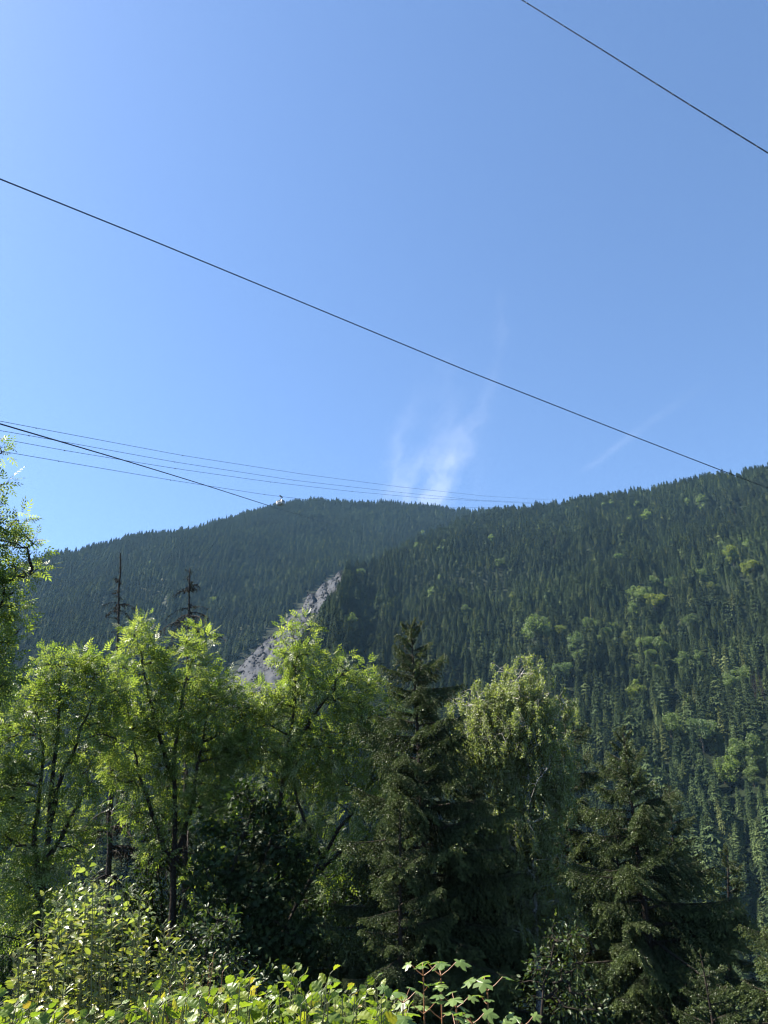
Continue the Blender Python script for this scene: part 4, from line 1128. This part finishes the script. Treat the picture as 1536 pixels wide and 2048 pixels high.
# the cable car, hanging from the lowest rope
rt = root_at('cable_car', car_at, 'small white cable car cabin with dark windows hanging in front of the ridge', 'cable car')
yaw = R(-35)
cr, sr = math.cos(yaw), math.sin(yaw)
def cl(x, y, z):
    return car_at + np.array([x * cr - y * sr, x * sr + y * cr, z])
def loft(rows, mat=0):
    """rows: (half length, half width, z)"""
    g = Geo(); V = []
    for hx, hy, z in rows:
        V += [cl(-hx, -hy, z), cl(hx, -hy, z), cl(hx, hy, z), cl(-hx, hy, z)]
    F = []
    for k in range(len(rows) - 1):
        for e in range(4):
            a_, b_ = 4 * k + e, 4 * k + (e + 1) % 4
            F += [(a_, b_, b_ + 4), (a_, b_ + 4, a_ + 4)]
    n = 4 * (len(rows) - 1)
    F += [(0, 2, 1), (0, 3, 2), (n, n + 1, n + 2), (n, n + 2, n + 3)]
    return g.add(np.array(V), F, mat)
g = loft([(1.9, 1.3, -5.75), (2.25, 1.5, -5.3), (2.35, 1.55, -4.2), (1.95, 1.3, -2.9)]); g.build('body', M['white_paint'], rt)
g = loft([(2.0, 1.35, -2.9), (1.7, 1.1, -2.65)]); g.build('roof', M['grey_steel'], rt)
def wall_pane(x0, x1, z0, z1, side):
    """a pane 3 cm proud of the long or the end wall"""
    g = Geo()
    def hw(z): return np.interp(z, [-5.3, -4.2, -2.9], [1.5, 1.55, 1.3]), np.interp(z, [-5.3, -4.2, -2.9], [2.25, 2.35, 1.95])
    V = []
    for off in (0.03, -0.03):
        for x, z in ((x0, z0), (x1, z0), (x1, z1), (x0, z1)):
            w, l = hw(z)
            V.append(cl(x, -(w + off) , z) if side == 'long_near' else cl(x, w + off, z) if side == 'long_far' else cl(-(l + off), x, z) if side == 'end_near' else cl(l + off, x, z))
    F = [(0, 1, 2), (0, 2, 3), (4, 6, 5), (4, 7, 6)]
    for e in range(4): F += [(e, e + 4, (e + 1) % 4 + 4), (e, (e + 1) % 4 + 4, (e + 1) % 4)]
    g.add(np.array(V), F); g.build('window', M['dark_glass'], rt)
for side in ('long_near', 'long_far'):
    for k in range(4):
        wall_pane(-1.95 + 0.98 * k, -1.12 + 0.98 * k, -5.2, -4.3, side) if k else None
        wall_pane(-1.72 + 0.87 * k, -0.92 + 0.87 * k, -4.1, -3.0, side)
for side in ('end_near', 'end_far'):
    wall_pane(-1.1, 1.1, -4.05, -3.1, side)
g = Geo()
tube(g, [cl(0.5, 0, -2.7), cl(0.2, 0, -1.2), cl(0, 0, -0.2)], [0.16, 0.14, 0.13], 6); tube(g, [cl(-0.5, 0, -2.7), cl(-0.2, 0, -1.2), cl(0, 0, -0.2)], [0.16, 0.14, 0.13], 6)
g.build('hanger', M['grey_steel'], rt)
g = Geo(); box(g, car_at + np.array([0, 0, 0.12]), (3.2, 0.5, 0.5), rot=math.atan2(car_t[1], car_t[0])); box(g, car_at + np.array([0, 0, -0.2]), (1.6, 0.4, 0.3), rot=math.atan2(car_t[1], car_t[0])); g.build('carriage', M['steel'], rt)

# small building on the ridge
hp = hit(1108, 1010); dh = math.hypot(hp[0], hp[1])
hp = P(1108, 1004, dh + 6)
rt = root_at('ridge_building', hp, 'small pale flat-roofed building poking over the trees on the ridge', 'building')
g = Geo(); box(g, hp + np.array([0, 0, -6]), (7.5, 6, 20), rot=0.3); g.build('wall', M['hut_wall'], rt)
g = Geo(); box(g, hp + np.array([0, 0, 4.2]), (8.2, 6.8, 0.4), rot=0.3); g.build('roof', M['hut_roof'], rt)
g = Geo(); box(g, hp + np.array([-1.0, -3.25, 1.5]) , (1.6, 0.3, 1.6), rot=0.3); g.build('window', M['dark_glass'], rt)

# ---------------------------------------------------------------- clouds
def cloud(name, label, px0, px1, py0, py1, alt, dens, layers=3, gain=1.0):
    NX, NY = 220, 300
    g = Geo()
    X, Y = np.meshgrid(np.linspace(px0, px1, NX), np.linspace(py0, py1, NY), indexing='ij')
    a_ = dens(X, Y)
    dirs = np.moveaxis(ray(X, Y), 0, -1)
    i, j = np.meshgrid(np.arange(NX - 1), np.arange(NY - 1), indexing='ij')
    q0, q1, q2, q3 = i * NY + j, (i + 1) * NY + j, (i + 1) * NY + j + 1, i * NY + j + 1
    F = np.concatenate([np.stack([q0, q1, q2], -1).reshape(-1, 3), np.stack([q0, q2, q3], -1).reshape(-1, 3)])
    for k in range(layers):
        h = alt + 40 * k
        V = np.array([0, 0, EYE]) + dirs * (h / dirs[..., 2:3])
        g.add(V, F, 0, (1 - (1 - np.clip(a_ * gain, 0, 0.97)) ** (1 / layers)).ravel())
    return tag(g.build(name, M['cloud'], smooth=True), label, kind='stuff')
m, nt, bs, out = nodes('cirrus')
at_ = nt.nodes.new('ShaderNodeAttribute'); at_.attribute_name = 'tint'
tr, tl_, df, ad, mx = (nt.nodes.new('ShaderNode' + n) for n in ('BsdfTransparent', 'BsdfTranslucent', 'BsdfDiffuse', 'AddShader', 'MixShader'))
tl_.inputs[0].default_value = (0.45, 0.45, 0.45, 1); df.inputs[0].default_value = (0.45, 0.45, 0.45, 1)
nt.links.new(tl_.outputs[0], ad.inputs[0]); nt.links.new(df.outputs[0], ad.inputs[1])
nt.links.new(at_.outputs['Fac'], mx.inputs[0]); nt.links.new(tr.outputs[0], mx.inputs[1]); nt.links.new(ad.outputs[0], mx.inputs[2]); nt.links.new(mx.outputs[0], out.inputs['Surface'])
M['cloud'] = m

def wisp(X, Y):
    wx, wy = X + 26 * fbm(X / 70, Y / 70, 4, 4), Y + 26 * fbm(X / 70, Y / 70, 14, 4)
    def stroke(pts, w0, w1, amp):
        pts = np.array(pts, float)
        xs = np.interp(wy, pts[:, 1], pts[:, 0])
        t = np.clip((wy - pts[0, 1]) / (pts[-1, 1] - pts[0, 1]), 0, 1)
        return amp * np.exp(-((wx - xs) / (w0 + (w1 - w0) * t)) ** 2) * np.clip(t * 3.5, 0, 1) * np.clip((1.02 - t) * 5, 0, 1)
    s = stroke([(1000, 560), (1004, 650), (992, 740), (960, 830)], 9, 20, 0.16) + stroke([(896, 690), (890, 800), (905, 860), (880, 960), (850, 1050)], 14, 40, 0.24)
    s += stroke([(850, 740), (812, 860), (788, 950), (800, 1050)], 16, 30, 0.20) + stroke([(975, 780), (930, 890), (880, 960), (840, 1050)], 14, 30, 0.40) + stroke([(880, 870), (850, 930), (790, 985), (770, 1030)], 14, 46, 0.22)
    s += 0.05 * np.exp(-((X - 890) / 100) ** 2 - ((Y - 880) / 130) ** 2)
    u, v = wx * 0.86 + wy * 0.5, -wx * 0.5 + wy * 0.86
    n = fbm(u / 18 + 3, v / 70, 61, 6) * 0.6 + fbm(X / 40, Y / 40, 62, 5) * 0.6
    b = np.clip(np.minimum(X - 640, 1190 - X) / 60, 0, 1) * np.clip((Y - 560) / 40, 0, 1)
    base_ = 0.45 + 0.95 * np.clip((Y - 820) / 150, 0, 1)
    return np.clip(s * base_ * np.clip(0.62 + 1.35 * n, 0.05, 2.0), 0, 0.7) * b
cloud('cirrus_cloud', 'thin white wisps of cirrus rising from the dip in the skyline', 640, 1190, 560, 1060, 3600, wisp, gain=0.19)
def trail(X, Y):
    ax, ay, bx, by = 1155, 950, 1400, 770
    t = ((X - ax) * (bx - ax) + (Y - ay) * (by - ay)) / ((bx - ax) ** 2 + (by - ay) ** 2)
    dist = ((X - ax) * (by - ay) - (Y - ay) * (bx - ax)) / math.hypot(bx - ax, by - ay) + 16 * (t - 0.4) ** 2
    return 0.036 * np.exp(-((dist + 3 * fbm(X / 40, Y / 40, 8, 3)) / (6 + 3 * t)) ** 2) * np.clip(t * 5, 0, 1) * np.clip(1.15 - t, 0, 1) * (0.75 + 0.5 * fbm(X / 30, Y / 30, 9, 3))
cloud('contrail_cloud', 'faint white vapour streak above the nearer ridge', 1130, 1440, 740, 970, 4200, trail)

# ---------------------------------------------------------------- haze
lo, hi = float(TZ.min()) - 1.0, max(HIGHEST + 45, 700)
g = Geo(); box(g, (0, 0, (lo + hi) / 2), (5500, 5500, hi - lo))
m, nt, bs, out = nodes('air')
nt.nodes.remove(bs)
pv = nt.nodes.new('ShaderNodeVolumePrincipled')
pv.inputs['Color'].default_value = (*HAZE_COLOR, 1); pv.inputs['Density'].default_value = HAZE_DENSITY; pv.inputs['Anisotropy'].default_value = 0.0
nt.links.new(pv.outputs[0], out.inputs['Volume'])
tag(g.build('haze', m), 'thin bluish summer haze over the valley', kind='stuff')
print('TRIS', sum(len(me.polygons) for me in bpy.data.meshes), 'objects', len(bpy.data.objects), 'highest', HIGHEST)
